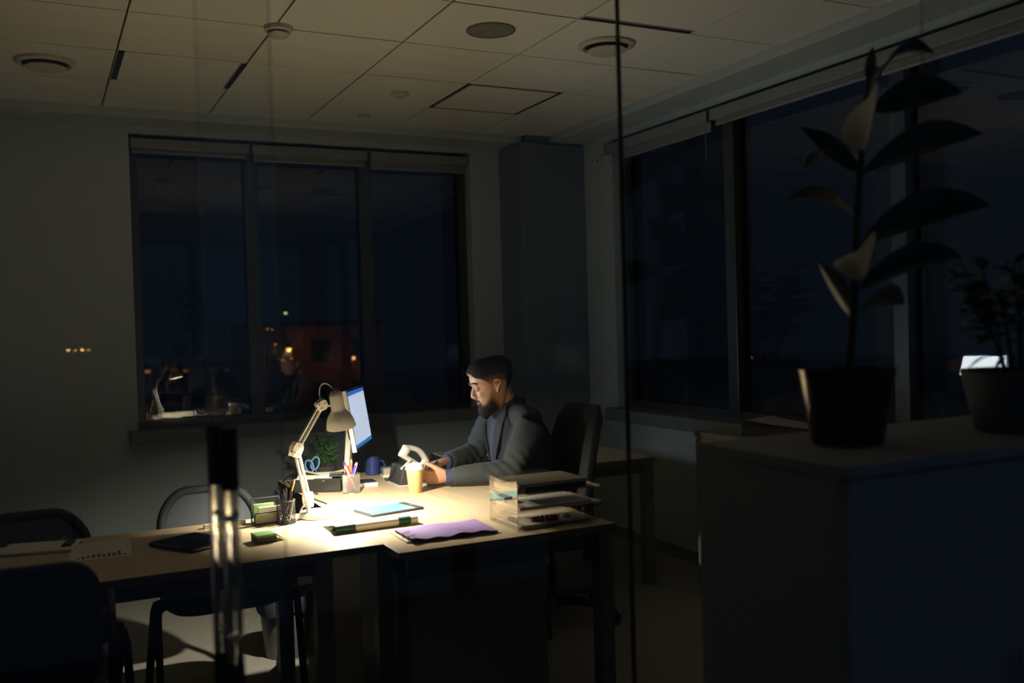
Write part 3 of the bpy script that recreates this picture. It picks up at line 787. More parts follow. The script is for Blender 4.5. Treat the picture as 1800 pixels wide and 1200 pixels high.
for k, (ax, ay, tx, ty, L_, b, c, nm, lb) in enumerate((
        (0.018, 0.01, -0.034, 0.004, 0.150, C_red, C_ink, 'marker', 'red marker leaning to the black tray side of the silver holder'),
        (-0.012, -0.018, 0.006, 0.008, 0.155, C_red, C_oran, 'marker', 'red marker with an orange end standing tallest in the silver holder'),
        (-0.020, 0.012, 0.026, -0.004, 0.140, C_blue, M_white, 'pen', 'blue pen with a white end leaning toward the blue mug'),
        (-0.016, -0.010, 0.036, 0.008, 0.138, C_blue, C_blue, 'pen', 'all-blue pen at the mug side of the silver holder'),
        (0.020, -0.012, -0.036, -0.010, 0.142, M_white, C_blue, 'pen', 'white pen with blue tip crossing low in the silver holder'),
        (0.010, 0.020, -0.016, -0.012, 0.152, C_oran, M_white, 'pencil', 'orange pencil with pale end in the silver holder'),
        (0.004, -0.020, -0.006, 0.020, 0.146, C_blue, C_red, 'pen', 'blue pen with a red end in the middle of the silver holder'),
        (0.022, 0.004, -0.026, -0.020, 0.148, C_red, M_white, 'pen', 'red pen with a white end, front of the silver holder'),
        (-0.004, 0.016, -0.024, 0.022, 0.144, C_ink, C_ink, 'pen', 'black pen at the back of the silver holder'))):
    pencil(nm, (px+ax, py+ay, ZT+0.005), (px+tx, py+ty, ZT+L_), 0.0045 if nm != 'marker' else 0.0068, b, c, lb, nm, 'pens in the silver holder')
# black mesh cup
bx_, by_ = 0.853, 3.775
mesh_cup(bx_, by_, 0.036, 0.092, M_black, 'black mesh pen holder next to the lamp base', nw=30, nh=12)
for ax, ay, tx, ty, L_, b, c, nm, lb in (
        (0.015, 0.0, -0.028, 0.012, 0.140, C_ink, M_metal, 'pen', 'black pen with a silver end beside the green notes'),
        (0.0, 0.015, -0.010, -0.012, 0.138, C_ink, C_ink, 'marker', 'thick black marker in the black holder'),
        (-0.012, -0.010, 0.004, 0.006, 0.142, C_ink, C_ink, 'marker', 'black marker standing upright in the black holder'),
        (-0.018, 0.0, 0.026, -0.010, 0.128, C_ink, C_ink, 'pen', 'short black pen leaning to the lamp side of the black holder'),
        (-0.010, 0.010, 0.040, 0.004, 0.172, C_oran, M_white, 'pencil', 'yellow pencil with a white end leaning out of the black holder'),
        (0.008, -0.014, 0.026, -0.024, 0.100, M_metal, M_metal, 'pen', 'thin silver pen low in the black holder')):
    pencil(nm, (bx_+ax, by_+ay, ZT+0.005), (bx_+tx, by_+ty, ZT+L_), 0.0042 if nm != 'marker' else 0.0068, b, c, lb, nm, 'pens in the black holder')
# memo holder of black wire with green notes
M_green = pm('note_green', (0.30, 0.55, 0.20), 0.8, var=0.06); M_greend = pm('note_olive', (0.42, 0.46, 0.26), 0.8, var=0.06)
hx0, hx1, hy = 0.733, 0.843, 3.850
t = thing('memo_holder', ((hx0+hx1)/2, hy, ZT), 'black wire memo holder with green notes next to the black pen holder', 'memo holder')
fr = MB(); z1 = ZT+0.098
fr.tube([(hx0, hy, ZT+0.004), (hx0, hy, z1), (hx1, hy, z1), (hx1, hy, ZT+0.004), (hx0, hy, ZT+0.004)], 0.0035, 8).build('back_frame', M_black, t)
MB().tube([(hx0, hy, ZT+0.004), (hx0, hy-0.05, ZT+0.004), (hx0+0.006, hy-0.05, ZT+0.044), (hx1-0.004, hy-0.05, ZT+0.048), (hx1, hy-0.05, ZT+0.004), (hx1, hy, ZT+0.004)], 0.003, 8).build('front_bar', M_black, t)
MB().box((hx0, hy-0.05, ZT+0.001), (hx1, hy, ZT+0.004)).build('base_plate', M_black, t)
mb = MB()
for k in range(10):
    mb.tube([(hx0+0.01*k+0.008, hy, ZT+0.004), (hx0+0.01*k+0.008, hy, z1)], 0.0006, 4)
for k in range(8):
    mb.tube([(hx0, hy, ZT+0.012*k+0.01), (hx1, hy, ZT+0.012*k+0.01)], 0.0006, 4)
mb.build('back_mesh', M_black, t)
for (a, b, y, z, m, nm, lb) in ((hx0+0.006, hx0+0.086, hy-0.012, 0.078, M_green, 'note_pad', 'tall bright green note pad standing in the wire holder'),
                                (hx0+0.022, hx1-0.002, hy-0.026, 0.066, M_cream_paper, 'note_pad', 'cream note pad standing between the green pads in the wire holder'),
                                (hx0+0.006, hx1-0.006, hy-0.040, 0.040, M_greend, 'note_pad', 'low olive note pad at the front of the wire holder')):
    o = MB().box((a, y-0.006, ZT+0.005), (b, y+0.005, ZT+z)); o = o.build(nm, m, bevel=0.001); tag(o, lb, 'note pad', 'note pads in the wire holder')
# green sticky block
M_gs = TR(0.708, 3.50, ZT, 0.12)
t = thing('sticky_note_block', (0.708, 3.50, ZT), 'small green sticky note block lying on the table by the door handle', 'sticky notes')
MB(M_gs).box((-0.036, -0.036, 0), (0.036, 0.036, 0.022)).build('lower_sheets', pm('note_edge_dark', (0.10, 0.11, 0.08), 0.8), t)
MB(M_gs).box((-0.037, -0.037, 0.022), (0.035, 0.037, 0.030)).build('green_sheets', M_green, t)
MB(M_gs @ TR(0.050, 0.0, 0.0, 0, 0, 0.7)).box((-0.020, -0.03, 0.012), (0.012, 0.034, 0.0135)).build('loose_sheet', pm('note_yellow', (0.66, 0.66, 0.40), 0.8), t)
# white pen by the handle
pencil('pen', (0.640, 3.64, ZT+0.005), (0.530, 3.655, ZT+0.005), 0.0048, M_white, M_white, 'white pen lying on the table beside the black tablet', 'pen', None)
# ruler-like white strip near memo holder
tag(MB(TR(0.66, 3.86, ZT, 0.03)).box((-0.11, -0.012, 0), (0.05, 0.012, 0.016)).build('paper_strip', M_cream_paper, bevel=0.001), 'cream paper strip lying behind the door handle at the table edge', 'paper')
# dark tablet
Mt = TR(0.475, 3.60, ZT+0.004, 0.55, 0.0, 0.02)
t = thing('tablet', (0.475, 3.60, ZT), 'black tablet lying dark on the table between chart sheet and door handle', 'tablet')
MB(Mt).prism(rrect(0.215, 0.245, 0.02), 0.010).build('body', M_black, t, bevel=0.002)
MB(Mt).prism(rrect(0.195, 0.220, 0.006), 0.0006, at=0.0098).build('screen', pm('dark_screen', (0.008, 0.009, 0.014), 0.12), t)
MB(Mt).tube([(-0.09, -0.1225, 0.004), (0.09, -0.1225, 0.004)], 0.0015, 6).build('trim_edge', M_metal, t)
# chart sheet
Mc = TR(0.172, 3.685, ZT+0.0008, -0.06)
t = thing('chart_sheet', (0.172, 3.685, ZT), 'white sheet with a small coloured bar chart, on the dark end of the table', 'paper')
MB(Mc).box((-0.100, -0.145, 0), (0.100, 0.145, 0.0008)).build('sheet', M_paper, t)
barc = [pm('bar_green', (0.06, 0.16, 0.07), 0.8), pm('bar_blue', (0.05, 0.07, 0.20), 0.8), pm('bar_red', (0.30, 0.08, 0.05), 0.8), pm('bar_dark', (0.04, 0.045, 0.05), 0.8)]
for k, hgt in enumerate((0.018, 0.03, 0.045, 0.052, 0.060, 0.038, 0.055, 0.048, 0.075, 0.02)):
    x = -0.078+k*0.0165
    MB(Mc).box((x, -0.118, 0.0008), (x+0.010, -0.118+hgt, 0.0011)).build('chart_bar', barc[(k*3) % 4], t)
# clipped papers
Mc = TR(-0.02, 3.83, ZT+0.0008, -0.22)
t = thing('clipboard', (-0.02, 3.83, ZT), 'thin stack of papers under a black bulldog clip, in the dark', 'papers')
MB(Mc).box((-0.125, -0.085, 0), (0.12, 0.085, 0.010)).build('paper_stack', M_paper, t, bevel=0.001)
MB(Mc).box((-0.13, -0.09, -0.0006), (0.125, 0.09, 0.0)).build('board', M_black, t)
cl = MB(Mc); cl.prism([(0.075, 0.011), (0.108, 0.011), (0.100, 0.022), (0.083, 0.022)], 0.09, axis='Y', at=-0.045)
cl = cl.build('clip', M_black, t)
MB(Mc).tube([(0.09, -0.02, 0.02), (0.075, -0.02, 0.034), (0.075, 0.02, 0.034), (0.09, 0.02, 0.02)], 0.0016, 6).build('clip_loop', M_metal, cl)
# lit tablet (cyan screen)
Mt = TR(1.285, 3.79, ZT+0.001, 0.19)
t = thing('tablet_computer', (1.285, 3.79, ZT), 'tablet with a glowing pale cyan screen in the lamplight', 'tablet')
MB(Mt).prism(rrect(0.250, 0.165, 0.010), 0.008).build('body', M_black, t, bevel=0.0015)
MB(Mt).box((-0.115, -0.074, 0.0078), (0.088, 0.074, 0.0086)).build('screen', pm('cyan_screen', (0.10, 0.36, 0.40), 0.25, var=0.05, emit=(0.27, 0.68, 0.77), estr=0.50), t)
MB(Mt).lathe([(0.006, 0.0082), (0.006, 0.0088)], (0.108, 0, 0), 16).build('home_button', M_metal, t)
# green and white brochure, half curled
M_broch = pm('brochure_cream', (0.74, 0.68, 0.52), 0.6, var=0.04); M_bg = pm('brochure_green', (0.015, 0.085, 0.055), 0.5)
Mb = TR(1.125, 3.545, ZT, 0.03)
t = thing('brochure', (1.125, 3.545, ZT), 'cream brochure with dark green end bands, curling up beside the purple folder', 'brochure')
def curl(x0, x1, off, mat, name, par, y0=-0.085, y1=0.10, h=0.030):
    """curved card: front edge lifted like a rolled spine"""
    mb = MB(Mb); n = 14; rows = []
    for k in range(n+1):
        q = k/n
        if q < 0.4:
            a = -PI*0.5+PI*0.95*q/0.4
            y = y0+0.012-0.014*math.cos(a)*1.0; z = h/2+(h/2)*math.sin(a)
        else:
            w = (q-0.4)/0.6
            y = y0+0.014+(y1-y0-0.014)*w; z = h*(1-w)**1.2+0.002
        rows.append((y, max(z, 0.0015)+off))
    out = []
    for y, z in rows: out.append([V((x0, y-off, z)), V((x1, y-off, z)), V((x1, y-off, z-0.0012)), V((x0, y-off, z-0.0012))])
    return mb.rings(out).build(name, mat, par, smooth=True)
curl(-0.165, 0.165, 0.002, M_broch, 'cover', t)
curl(-0.166, -0.088, 0.0028, M_bg, 'green_band', t, y1=-0.02)
curl(0.085, 0.135, 0.0028, M_bg, 'green_band', t, y1=-0.02)
MB(Mb).box((-0.16, -0.06, 0.0005), (0.17, 0.105, 0.0035)).build('pages', M_paper, t)
o = MB(TR(0.985, 3.575, ZT+0.0006, 0.25)).box((-0.06, -0.085, 0), (0.03, 0.085, 0.0012)).build('paper_sheet', M_paper); tag(o, 'white sheet peeking from under the green-banded brochure', 'paper')
# purple folder
M_purp = pm('folder_purple', (0.38, 0.27, 0.58), 0.55, var=0.05)
Mp = TR(1.318, 3.255, ZT, -0.02)
t = thing('purple_folder', (1.318, 3.255, ZT), 'purple plastic folder lying over dark papers near the desk corner', 'folder')
mb = MB(Mp); nx, ny = 24, 8; rows = []
for i in range(nx+1):
    x = -0.165+0.33*i/nx; r = []
    for j in range(ny+1):
        y = -0.105+0.21*j/ny
        r.append(V((x, y, 0.015+0.0025*math.sin(x*30+2*j/ny)+(0.003 if j == 0 else 0)*math.sin(x*70))))
    rows.append(r)
ring = [r+[V((p.x, p.y, p.z-0.0016)) for p in reversed(r)] for r in rows]
mb.rings(ring).build('cover', M_purp, t, smooth=True)
MB(Mp).box((-0.160, -0.104, 0), (0.168, 0.10, 0.010)).build('paper_stack', pm('dark_folder_edge', (0.04, 0.04, 0.05), 0.7), t)
for yy in (-0.06, 0.0):
    MB(Mp).tube([(-0.168, yy-0.02, 0.004), (-0.171, yy-0.01, 0.018), (-0.150, yy, 0.0215), (-0.135, yy+0.01, 0.020)], 0.0016, 6).build('ring_clip', M_metal, t, smooth=True)
MB(Mp).box((-0.178, -0.085, 0.0005), (-0.158, 0.10, 0.006)).build('spine_sheet', M_cream_paper, t)
# coffee cup
kx, ky = 1.532, 4.130
M_kraft = pm('kraft_paper', (0.64, 0.42, 0.18), 0.7, var=0.05)
t = thing('coffee_cup', (kx, ky, ZT), 'kraft paper coffee cup with a white plastic lid', 'cup')
MB().lathe([(0.0285, 0.0), (0.0295, 0.002), (0.0405, 0.113), (0.039, 0.113), (0.028, 0.004)], (kx, ky, ZT), 36).build('cup_body', M_kraft, t, smooth=True)
MB().lathe([(0.0425, 0.106), (0.0445, 0.110), (0.0445, 0.116), (0.0415, 0.119), (0.0405, 0.130), (0.0385, 0.132), (0.036, 0.127), (0.0005, 0.127)], (kx, ky, ZT), 36).build('lid', M_white, t, smooth=True)
# desk telephone: dark base with a pale handset arching over it
fx, fy = 1.612, 4.385
M_phd = pm('phone_dark', (0.035, 0.037, 0.042), 0.4); M_phl = pm('phone_pale', (0.44, 0.43, 0.39), 0.5, var=0.04)
t = thing('desk_phone', (fx, fy, ZT), 'dark desk telephone with a pale raised handset under the man\'s hands', 'telephone')
MB().prism([(fx-0.095, ZT+0.008), (fx+0.105, ZT+0.004), (fx+0.105, ZT+0.022), (fx-0.045, ZT+0.098), (fx-0.075, ZT+0.098)], 0.17, axis='Y', at=fy-0.085).build('base', M_phd, t, bevel=0.005)
MB().prism([(fx-0.100, ZT), (fx+0.110, ZT), (fx+0.110, ZT+0.008), (fx-0.100, ZT+0.010)], 0.176, axis='Y', at=fy-0.088).build('foot_rim', M_phl, t, bevel=0.002)
MB().beam((fx-0.085, fy-0.075, ZT+0.085), (fx-0.030, fy-0.075, ZT+0.128), 0.012, 0.008).build('handset_rest', M_phl, t, bevel=0.002)
for i in range(4):
    for j in range(3):
        c = V((fx+0.085-0.022*i, fy-0.01+0.024*j, ZT+0.035+0.0112*i))
        MB(TR(*c, 0, 0, 0.47)).prism(rrect(0.015, 0.016, 0.004, 2), 0.004).build('key', M_phl, t)
# handset: an arched grip joined to a flat lower bar, with a gap between
h0 = V((fx-0.062, fy-0.06, ZT+0.178)); h1 = V((fx+0.056, fy-0.06, ZT+0.096))
hd = (h1-h0); hl = hd.length; hd.normalize(); hu = V((-hd.z, 0, hd.x)); hu = hu if hu.z > 0 else -hu
hs = MB(); pa = []; pb = []
for k in range(17):
    q = k/16
    pa.append(h0+hd*hl*q+hu*(0.008+0.027*math.sin(PI*q)))
    pb.append(h0+hd*hl*q*1.0+hu*(-0.026))
hs.tube(pa, [0.0135]*17, 10, flat=1.0)
hs.tube([p+V((0, 0.022, 0)) for p in pa], [0.0135]*17, 10)
hs.tube(pb, 0.013, 10); hs.tube([p+V((0, 0.022, 0)) for p in pb], 0.013, 10)
for e, (q0, q1) in enumerate(((0.02, 0.20), (0.84, 0.98))):
    a = h0+hd*hl*q0; b = h0+hd*hl*q1
    for yy in (0.0, 0.022):
        hs.tube([(a+b)/2+hu*(-0.022)+V((0, yy, 0)), (a+b)/2+hu*0.016+V((0, yy, 0))], 0.019 if e == 0 else 0.012, 10)
hm = remeshed(hs, 0.0035, 6); hm.materials.clear(); hm.materials.append(M_phl); shift_mesh(hm, OFF[t])
hso = link('handset', hm, t, OFF[t], smooth=True); 
pts = []
for k in range(90):
    q = k/89; a = q*2*PI*14
    c = V((fx-0.10, fy-0.02, ZT+0.10)).lerp(V((fx-0.09, fy+0.14, ZT+0.012)), q)+V((0, 0, -0.03*math.sin(PI*q)))
    pts.append(c+V((math.cos(a), 0, math.sin(a)))*0.006)
MB().tube(pts, 0.0018, 5).build('coiled_cord', M_black, t, smooth=True)
# white card box, blue mug, notebook
t = thing('card_box', (1.60, 4.63, ZT), 'small clear-fronted box of white cards behind the telephone', 'box')
Mk = TR(1.598, 4.66, ZT, -0.10)
MB(Mk).box((-0.048, -0.030, 0), (0.048, 0.030, 0.014)).build('tray', M_white, t, bevel=0.002)
MB(Mk).box((-0.045, -0.026, 0.014), (0.045, 0.026, 0.044)).build('cards', M_paper, t, bevel=0.001)
mb = MB(Mk); mb.box((-0.048, -0.031, 0.014), (0.048, -0.029, 0.052)); mb.box((-0.048, 0.029, 0.014), (0.048, 0.031, 0.052)); mb.box((-0.049, -0.031, 0.014), (-0.047, 0.031, 0.052)); mb.box((0.047, -0.031, 0.014), (0.049, 0.031, 0.052))
mb.build('clear_wall', M_acryl, t)
M_bmug = pm('mug_blue', (0.035, 0.06, 0.24), 0.35, var=0.05)
mgx, mgy = 1.535, 4.770
t = thing('blue_mug', (mgx, mgy, ZT), 'dark blue mug beside the box of cards', 'mug')
MB().lathe([(0.030, 0), (0.036, 0.004), (0.0385, 0.03), (0.039, 0.088), (0.037, 0.088), (0.035, 0.01), (0.0005, 0.008)], (mgx, mgy, ZT), 32).build('body', M_bmug, t, smooth=True)
MB().tube([(mgx+0.036, mgy-0.004, ZT+0.070), (mgx+0.058, mgy-0.01, ZT+0.066), (mgx+0.064, mgy-0.012, ZT+0.045), (mgx+0.054, mgy-0.01, ZT+0.024), (mgx+0.036, mgy-0.004, ZT+0.022)], 0.0055, 10).build('handle', M_bmug, t, smooth=True)
Mn = TR(1.405, 4.475, ZT, -0.08)
t = thing('notebook', (1.405, 4.475, ZT), 'black-covered notebook on a white block, behind the silver pen holder', 'notebook')
MB(Mn).box((-0.060, -0.050, 0), (0.048, 0.050, 0.016)).build('pages', M_paper, t, bevel=0.001)
MB(Mn).box((-0.062, -0.045, 0.016), (0.044, 0.053, 0.020)).build('cover', M_black, t, bevel=0.001)
# low black tray with papers and scissors
Md = TR(1.185, 4.475, ZT, -0.50)
t = thing('desk_tray', (1.185, 4.475, ZT), 'low glossy black desk tray holding papers and scissors behind the lamp arm', 'tray')
M_gblk = pm('gloss_black', (0.03, 0.03, 0.028), 0.14)
mb = MB(Md)
for lo, hi in (((-0.11, -0.085, 0), (0.11, 0.085, 0.006)), ((-0.11, -0.085, 0.006), (0.11, -0.080, 0.066)), ((-0.11, 0.080, 0.006), (0.11, 0.085, 0.066)), ((-0.11, -0.080, 0.006), (-0.105, 0.080, 0.066)), ((0.105, -0.080, 0.006), (0.11, 0.080, 0.066))):
    mb.box(lo, hi)
mb.build('box', M_gblk, t, bevel=0.002)
MB(Md).lathe([(0.004, 0), (0.004, 0.002)], (0.030, -0.0855, 0.055), 12, axis=(0, -1, 0)).build('stud', M_metal, t)
o = MB(Md @ TR(-0.02, 0.0, 0.068, 0.15, 0.05)).box((-0.09, -0.085, 0), (0.075, 0.07, 0.0012)).build('paper_sheet', M_paper); tag(o, 'white sheet lying across the black desk tray', 'paper')
o = MB(Md @ TR(-0.045, 0.02, 0.072, 0.5, 0.0, 0.30)).box((-0.055, -0.05, 0.006), (0.05, 0.05, 0.0072)).build('paper_sheet', M_cream_paper); tag(o, 'folded cream note propped up on the black desk tray', 'paper')
o = MB(Md @ TR(0.075, 0.02, 0.080, 0.3, 0.0, -0.2)).box((-0.032, -0.03, 0), (0.032, 0.03, 0.0012)).build('sticky_note', pm('note_lemon', (0.74, 0.68, 0.26), 0.8)); tag(o, 'yellow sticky note at the pen holder end of the black tray', 'sticky note')
t = thing('stapler', (1.26, 4.42, ZT+0.07), 'small black stapler resting on the corner of the black tray', 'stapler')
Ms = Md @ TR(0.085, -0.045, 0.068, 0.1)
MB(Ms).box((-0.035, -0.010, 0), (0.03, 0.010, 0.006)).build('base', M_black, t, bevel=0.002)
MB(Ms @ TR(-0.033, 0, 0.007, 0, 0, -0.05)).box((0, -0.009, 0), (0.060, 0.009, 0.011)).build('arm', M_black, t, bevel=0.003)
M_sciss = pm('scissor_blue', (0.10, 0.22, 0.45), 0.4)
t = thing('scissors', (1.10, 4.52, ZT+0.006), 'scissors with blue loop handles standing in the black tray', 'scissors')
sc0 = Md @ V((-0.050, 0.055, 0.030))
for k, (ox, tilt) in enumerate(((0.0, 0.3), (-0.028, -0.25))):
    ring = []
    c = sc0+V((0.008+ox, 0.0, 0.088-0.012*k))
    for j in range(26):
        a = 2*PI*j/24
        ring.append(c+V((0.022*math.cos(a)*0.8+tilt*0.02*math.sin(a), -0.008*math.cos(a), 0.030*math.sin(a))))
    MB().tube(ring, 0.0045, 8, cap=False).build('handle_loop', M_sciss, t, smooth=True)
    MB().beam(c+V((0.0, 0, -0.027)), sc0+V((0.03-ox, 0, -0.010)), 0.009, 0.002).build('blade', M_metal, t)
# leafy plant on the desk behind the lamp
M_leaf = pm('leaf_green', (0.035, 0.10, 0.03), 0.5, var=0.3, scale=30); M_leafd = pm('leaf_dark', (0.07, 0.10, 0.09), 0.3, var=0.25, scale=20); M_pot = pm('pot_dark', (0.06, 0.06, 0.06), 0.5)
M_stem = pm('stem_brown', (0.08, 0.07, 0.04), 0.7)
plx, ply = 1.275, 4.735
t = thing('desk_plant', (plx, ply, ZT), 'small bushy green plant behind the lamp arm', 'plant')
MB().lathe([(0.040, 0), (0.055, 0.075), (0.052, 0.075), (0.045, 0.065), (0.0005, 0.063)], (plx, ply, ZT), 24).build('pot', M_pot, t, smooth=True)
mb = MB(); rnd = random.Random(3); st = MB()
for k in range(38):
    a = rnd.uniform(0, 2*PI); r = rnd.uniform(0.02, 0.085); hh = rnd.uniform(0.14, 0.275)-r*0.55
    tip = V((plx+r*math.cos(a), ply+r*math.sin(a), ZT+hh)); b0 = V((plx+0.012*math.cos(a), ply+0.012*math.sin(a), ZT+0.06))
    midp = (b0+tip)/2+V((0, 0, 0.02))
    st.tube([b0, midp, tip], 0.0012, 4)
    for q in range(14):
        w = 0.25+0.75*q/13; c = b0.lerp(midp, w*2) if w < 0.5 else midp.lerp(tip, (w-0.5)*2)
        d = V((rnd.uniform(-1, 1), rnd.uniform(-1, 1), rnd.uniform(-0.2, 0.9))).normalized(); s_ = d.orthogonal().normalized(); l_ = rnd.uniform(0.016, 0.030)
        mb.add([c, c+d*l_*0.5+s_*l_*0.28, c+d*l_, c+d*l_*0.5-s_*l_*0.28, c+d*l_*0.5+s_.cross(d)*0.002], [(0, 1, 4), (1, 2, 4), (2, 3, 4), (3, 0, 4)])
st.build('stem', M_stem, t)
tag(mb.build('foliage', M_leaf, t), kind='stuff')
# black cables on the dim corner of the desk
for nm, lb, pts in (('cable', 'black cable arching over the dim desk corner', [(1.09, 4.83, 0.74), (1.08, 4.72, 0.775), (1.075, 4.58, 0.795), (1.085, 4.42, 0.765), (1.13, 4.34, 0.7385)]),
                    ('cable', 'black cable trailing flat between lamp arm and black tray', [(1.095, 4.79, 0.7385), (1.085, 4.60, 0.7385), (1.082, 4.42, 0.7385), (1.082, 4.22, 0.7385), (1.10, 4.08, 0.7385)])):
    P_ = []
    for i in range(len(pts)-1):
        for q in range(6):
            P_.append(V(pts[i]).lerp(V(pts[i+1]), q/6))
    P_.append(V(pts[-1]))
    for _ in range(4): P_ = [P_[0]]+[(P_[i-1]+P_[i]*2+P_[i+1])/4 for i in range(1, len(P_)-1)]+[P_[-1]]
    tag(MB().tube(P_, 0.0032, 8).build(nm, M_black, smooth=True), lb, 'cable', 'cables on the desk')
# clear letter trays, three high
lx0, lx1, ly0, ly1 = 1.555, 1.905, 3.125, 3.365
tr_lab = ('bottom clear plastic letter tray of the stack, on the desk', 'middle clear plastic letter tray of the stack', 'top clear plastic letter tray of the stack, full of brown files')
for k in range(3):
    z0 = ZT+0.001+k*0.0625
    t = thing('letter_tray', ((lx0+lx1)/2, (ly0+ly1)/2, z0), tr_lab[k], 'letter tray', 'clear letter trays stacked on the desk')
    MB().box((lx0, ly0, z0+0.004), (lx1, ly1, z0+0.007)).build('floor_plate', M_acryl, t)
    n = 10
    poly = [(ly0, z0), (ly1, z0)]
    for j in range(n+1):
        q = 1-j/n; y = ly0+(ly1-ly0)*q
        poly.append((y, z0+0.060-0.020*math.sin(PI*q)**2))
    MB().prism(poly, 0.003, axis='X', at=lx0).build('end_plate', M_acryl, t)
    for s, yy in enumerate((ly0, ly1-0.003)):
        poly = [(lx0, z0), (lx1, z0+0.004), (lx1+0.008, z0+0.018)]
        for j in range(n+1):
            q = 1-j/n; x = lx0+(lx1-lx0)*q
            hgt = 0.060 if q < 0.04 else (0.014+0.008*q+0.040*max(0, (0.12-q)/0.12) + (0.042*math.sin(PI*min(1, max(0, (q-0.1)/0.8)))**0.6 if s == 1 else 0))
            poly.append((x, z0+hgt))
        MB().prism(poly, 0.003, axis='Y', at=yy).build('side_plate', M_acryl, t)
    MB().box((lx1-0.002, ly0, z0+0.004), (lx1+0.008, ly1, z0+0.016)).build('front_lip', M_acryl, t, bevel=0.001)
    for yy in (ly0+0.004, ly1-0.008):
        MB().box((lx0+0.001, yy, z0), (lx0+0.005, yy+0.005, z0+0.0615)).build('corner_post', M_acryl, t)
M_brownf = pm('file_brown', (0.075, 0.05, 0.04), 0.7); M_olive = pm('file_olive', (0.48, 0.46, 0.34), 0.75, var=0.05); M_greyp = pm('paper_grey', (0.52, 0.48, 0.44), 0.8, var=0.06); M_bluep = pm('paper_pale_blue', (0.42, 0.60, 0.62), 0.8)
def stack(z, x0, x1, y0, y1, th, mat, nm, lb, cat, rz=0.0):
    cxx, cyv = (x0+x1)/2, (y0+y1)/2
    return tag(MB(TR(cxx, cyv, z, rz)).box((x0-cxx, y0-cyv, 0), (x1-cxx, y1-cyv, th)).build(nm, mat, bevel=0.0008), lb, cat)
zz = ZT+0.001
stack(zz+0.008, 1.572, 1.87, 3.135, 3.350, 0.006, M_greyp, 'paper_stack', 'grey papers in the bottom letter tray, under the dark beads', 'papers')
stack(zz+0.0625+0.008, 1.572, 1.88, 3.135, 3.350, 0.012, M_paper, 'paper_stack', 'white papers filling the middle letter tray', 'papers')
stack(zz+0.0625+0.021, 1.566, 1.60, 3.255, 3.345, 0.020, M_bluep, 'paper_pad', 'pale blue pad end showing through the middle letter tray', 'note pad')
stack(zz+0.125+0.008, 1.600, 1.86, 3.140, 3.345, 0.022, M_brownf, 'file_folder', 'dark brown file in the top letter tray', 'file')
stack(zz+0.125+0.0305, 1.572, 1.865, 3.136, 3.348, 0.012, M_olive, 'file_folder', 'olive folder lying on the brown file in the top letter tray', 'file')
stack(zz+0.125+0.008, 1.566, 1.598, 3.140, 3.345, 0.020, M_cream_paper, 'paper_pad', 'cream paper block against the end of the top letter tray', 'note pad')
t = thing('bead_bracelet', (1.70, 3.20, zz+0.014), 'dark red bead bracelet lying in the bottom letter tray', 'bracelet')
M_bead = pm('bead_red', (0.07, 0.012, 0.012), 0.25)
bead0 = None
for k in range(16):
    a = 2*PI*k/16
    p = V((1.700+0.050*math.cos(a), 3.185+0.020*math.sin(a), zz+0.0215))
    if bead0 is None:
        bead0 = MB().sphere((0, 0, 0), 0.0085, 10, 7)
        me = bpy.data.meshes.new('bead'); me.from_pydata(bead0.v, [], bead0.f); me.materials.append(M_bead)
        me.polygons.foreach_set('use_smooth', [True]*len(me.polygons))
    o = bpy.data.objects.new('bead', me); COL.objects.link(o); o.parent = t; o.location = p-OFF[t]
tag(MB(TR(1.80, 3.20, zz+0.0142, 0.2)).lathe([(0.016, 0), (0.018, 0.004), (0.014, 0.012), (0.0005, 0.013)], (0, 0, 0), 18).build('eraser', M_white, smooth=True), 'rounded white eraser beside the dark red beads', 'eraser')
# things on the side desk
zs = 0.7255
tag(MB(TR(2.84, 5.02, zs, 0.1)).box((-0.14, -0.10, 0), (0.14, 0.10, 0.012)).build('paper_stack', M_paper, bevel=0.001), 'white papers on the dim side desk behind the man\'s chair', 'papers')
t = thing('document_tray', (2.14, 4.98, zs), 'dark tray of papers on the side desk, beyond the telephone', 'tray')
Mdt = TR(2.14, 4.98, zs, 0.0)
mb = MB(Mdt)
for lo, hi in (((-0.155, -0.11, 0), (0.155, 0.11, 0.005)), ((-0.155, -0.11, 0.005), (0.155, -0.106, 0.035)), ((-0.155, 0.106, 0.005), (0.155, 0.11, 0.045)), ((-0.155, -0.106, 0.005), (-0.151, 0.106, 0.045)), ((0.151, -0.106, 0.005), (0.155, 0.106, 0.045))): mb.box(lo, hi)
mb.build('box', M_black, t, bevel=0.002)
MB(Mdt @ TR(0, 0, 0.035, 0.06, 0.06)).box((-0.14, -0.10, 0), (0.14, 0.10, 0.012)).build('paper_pile', M_greyp, t)
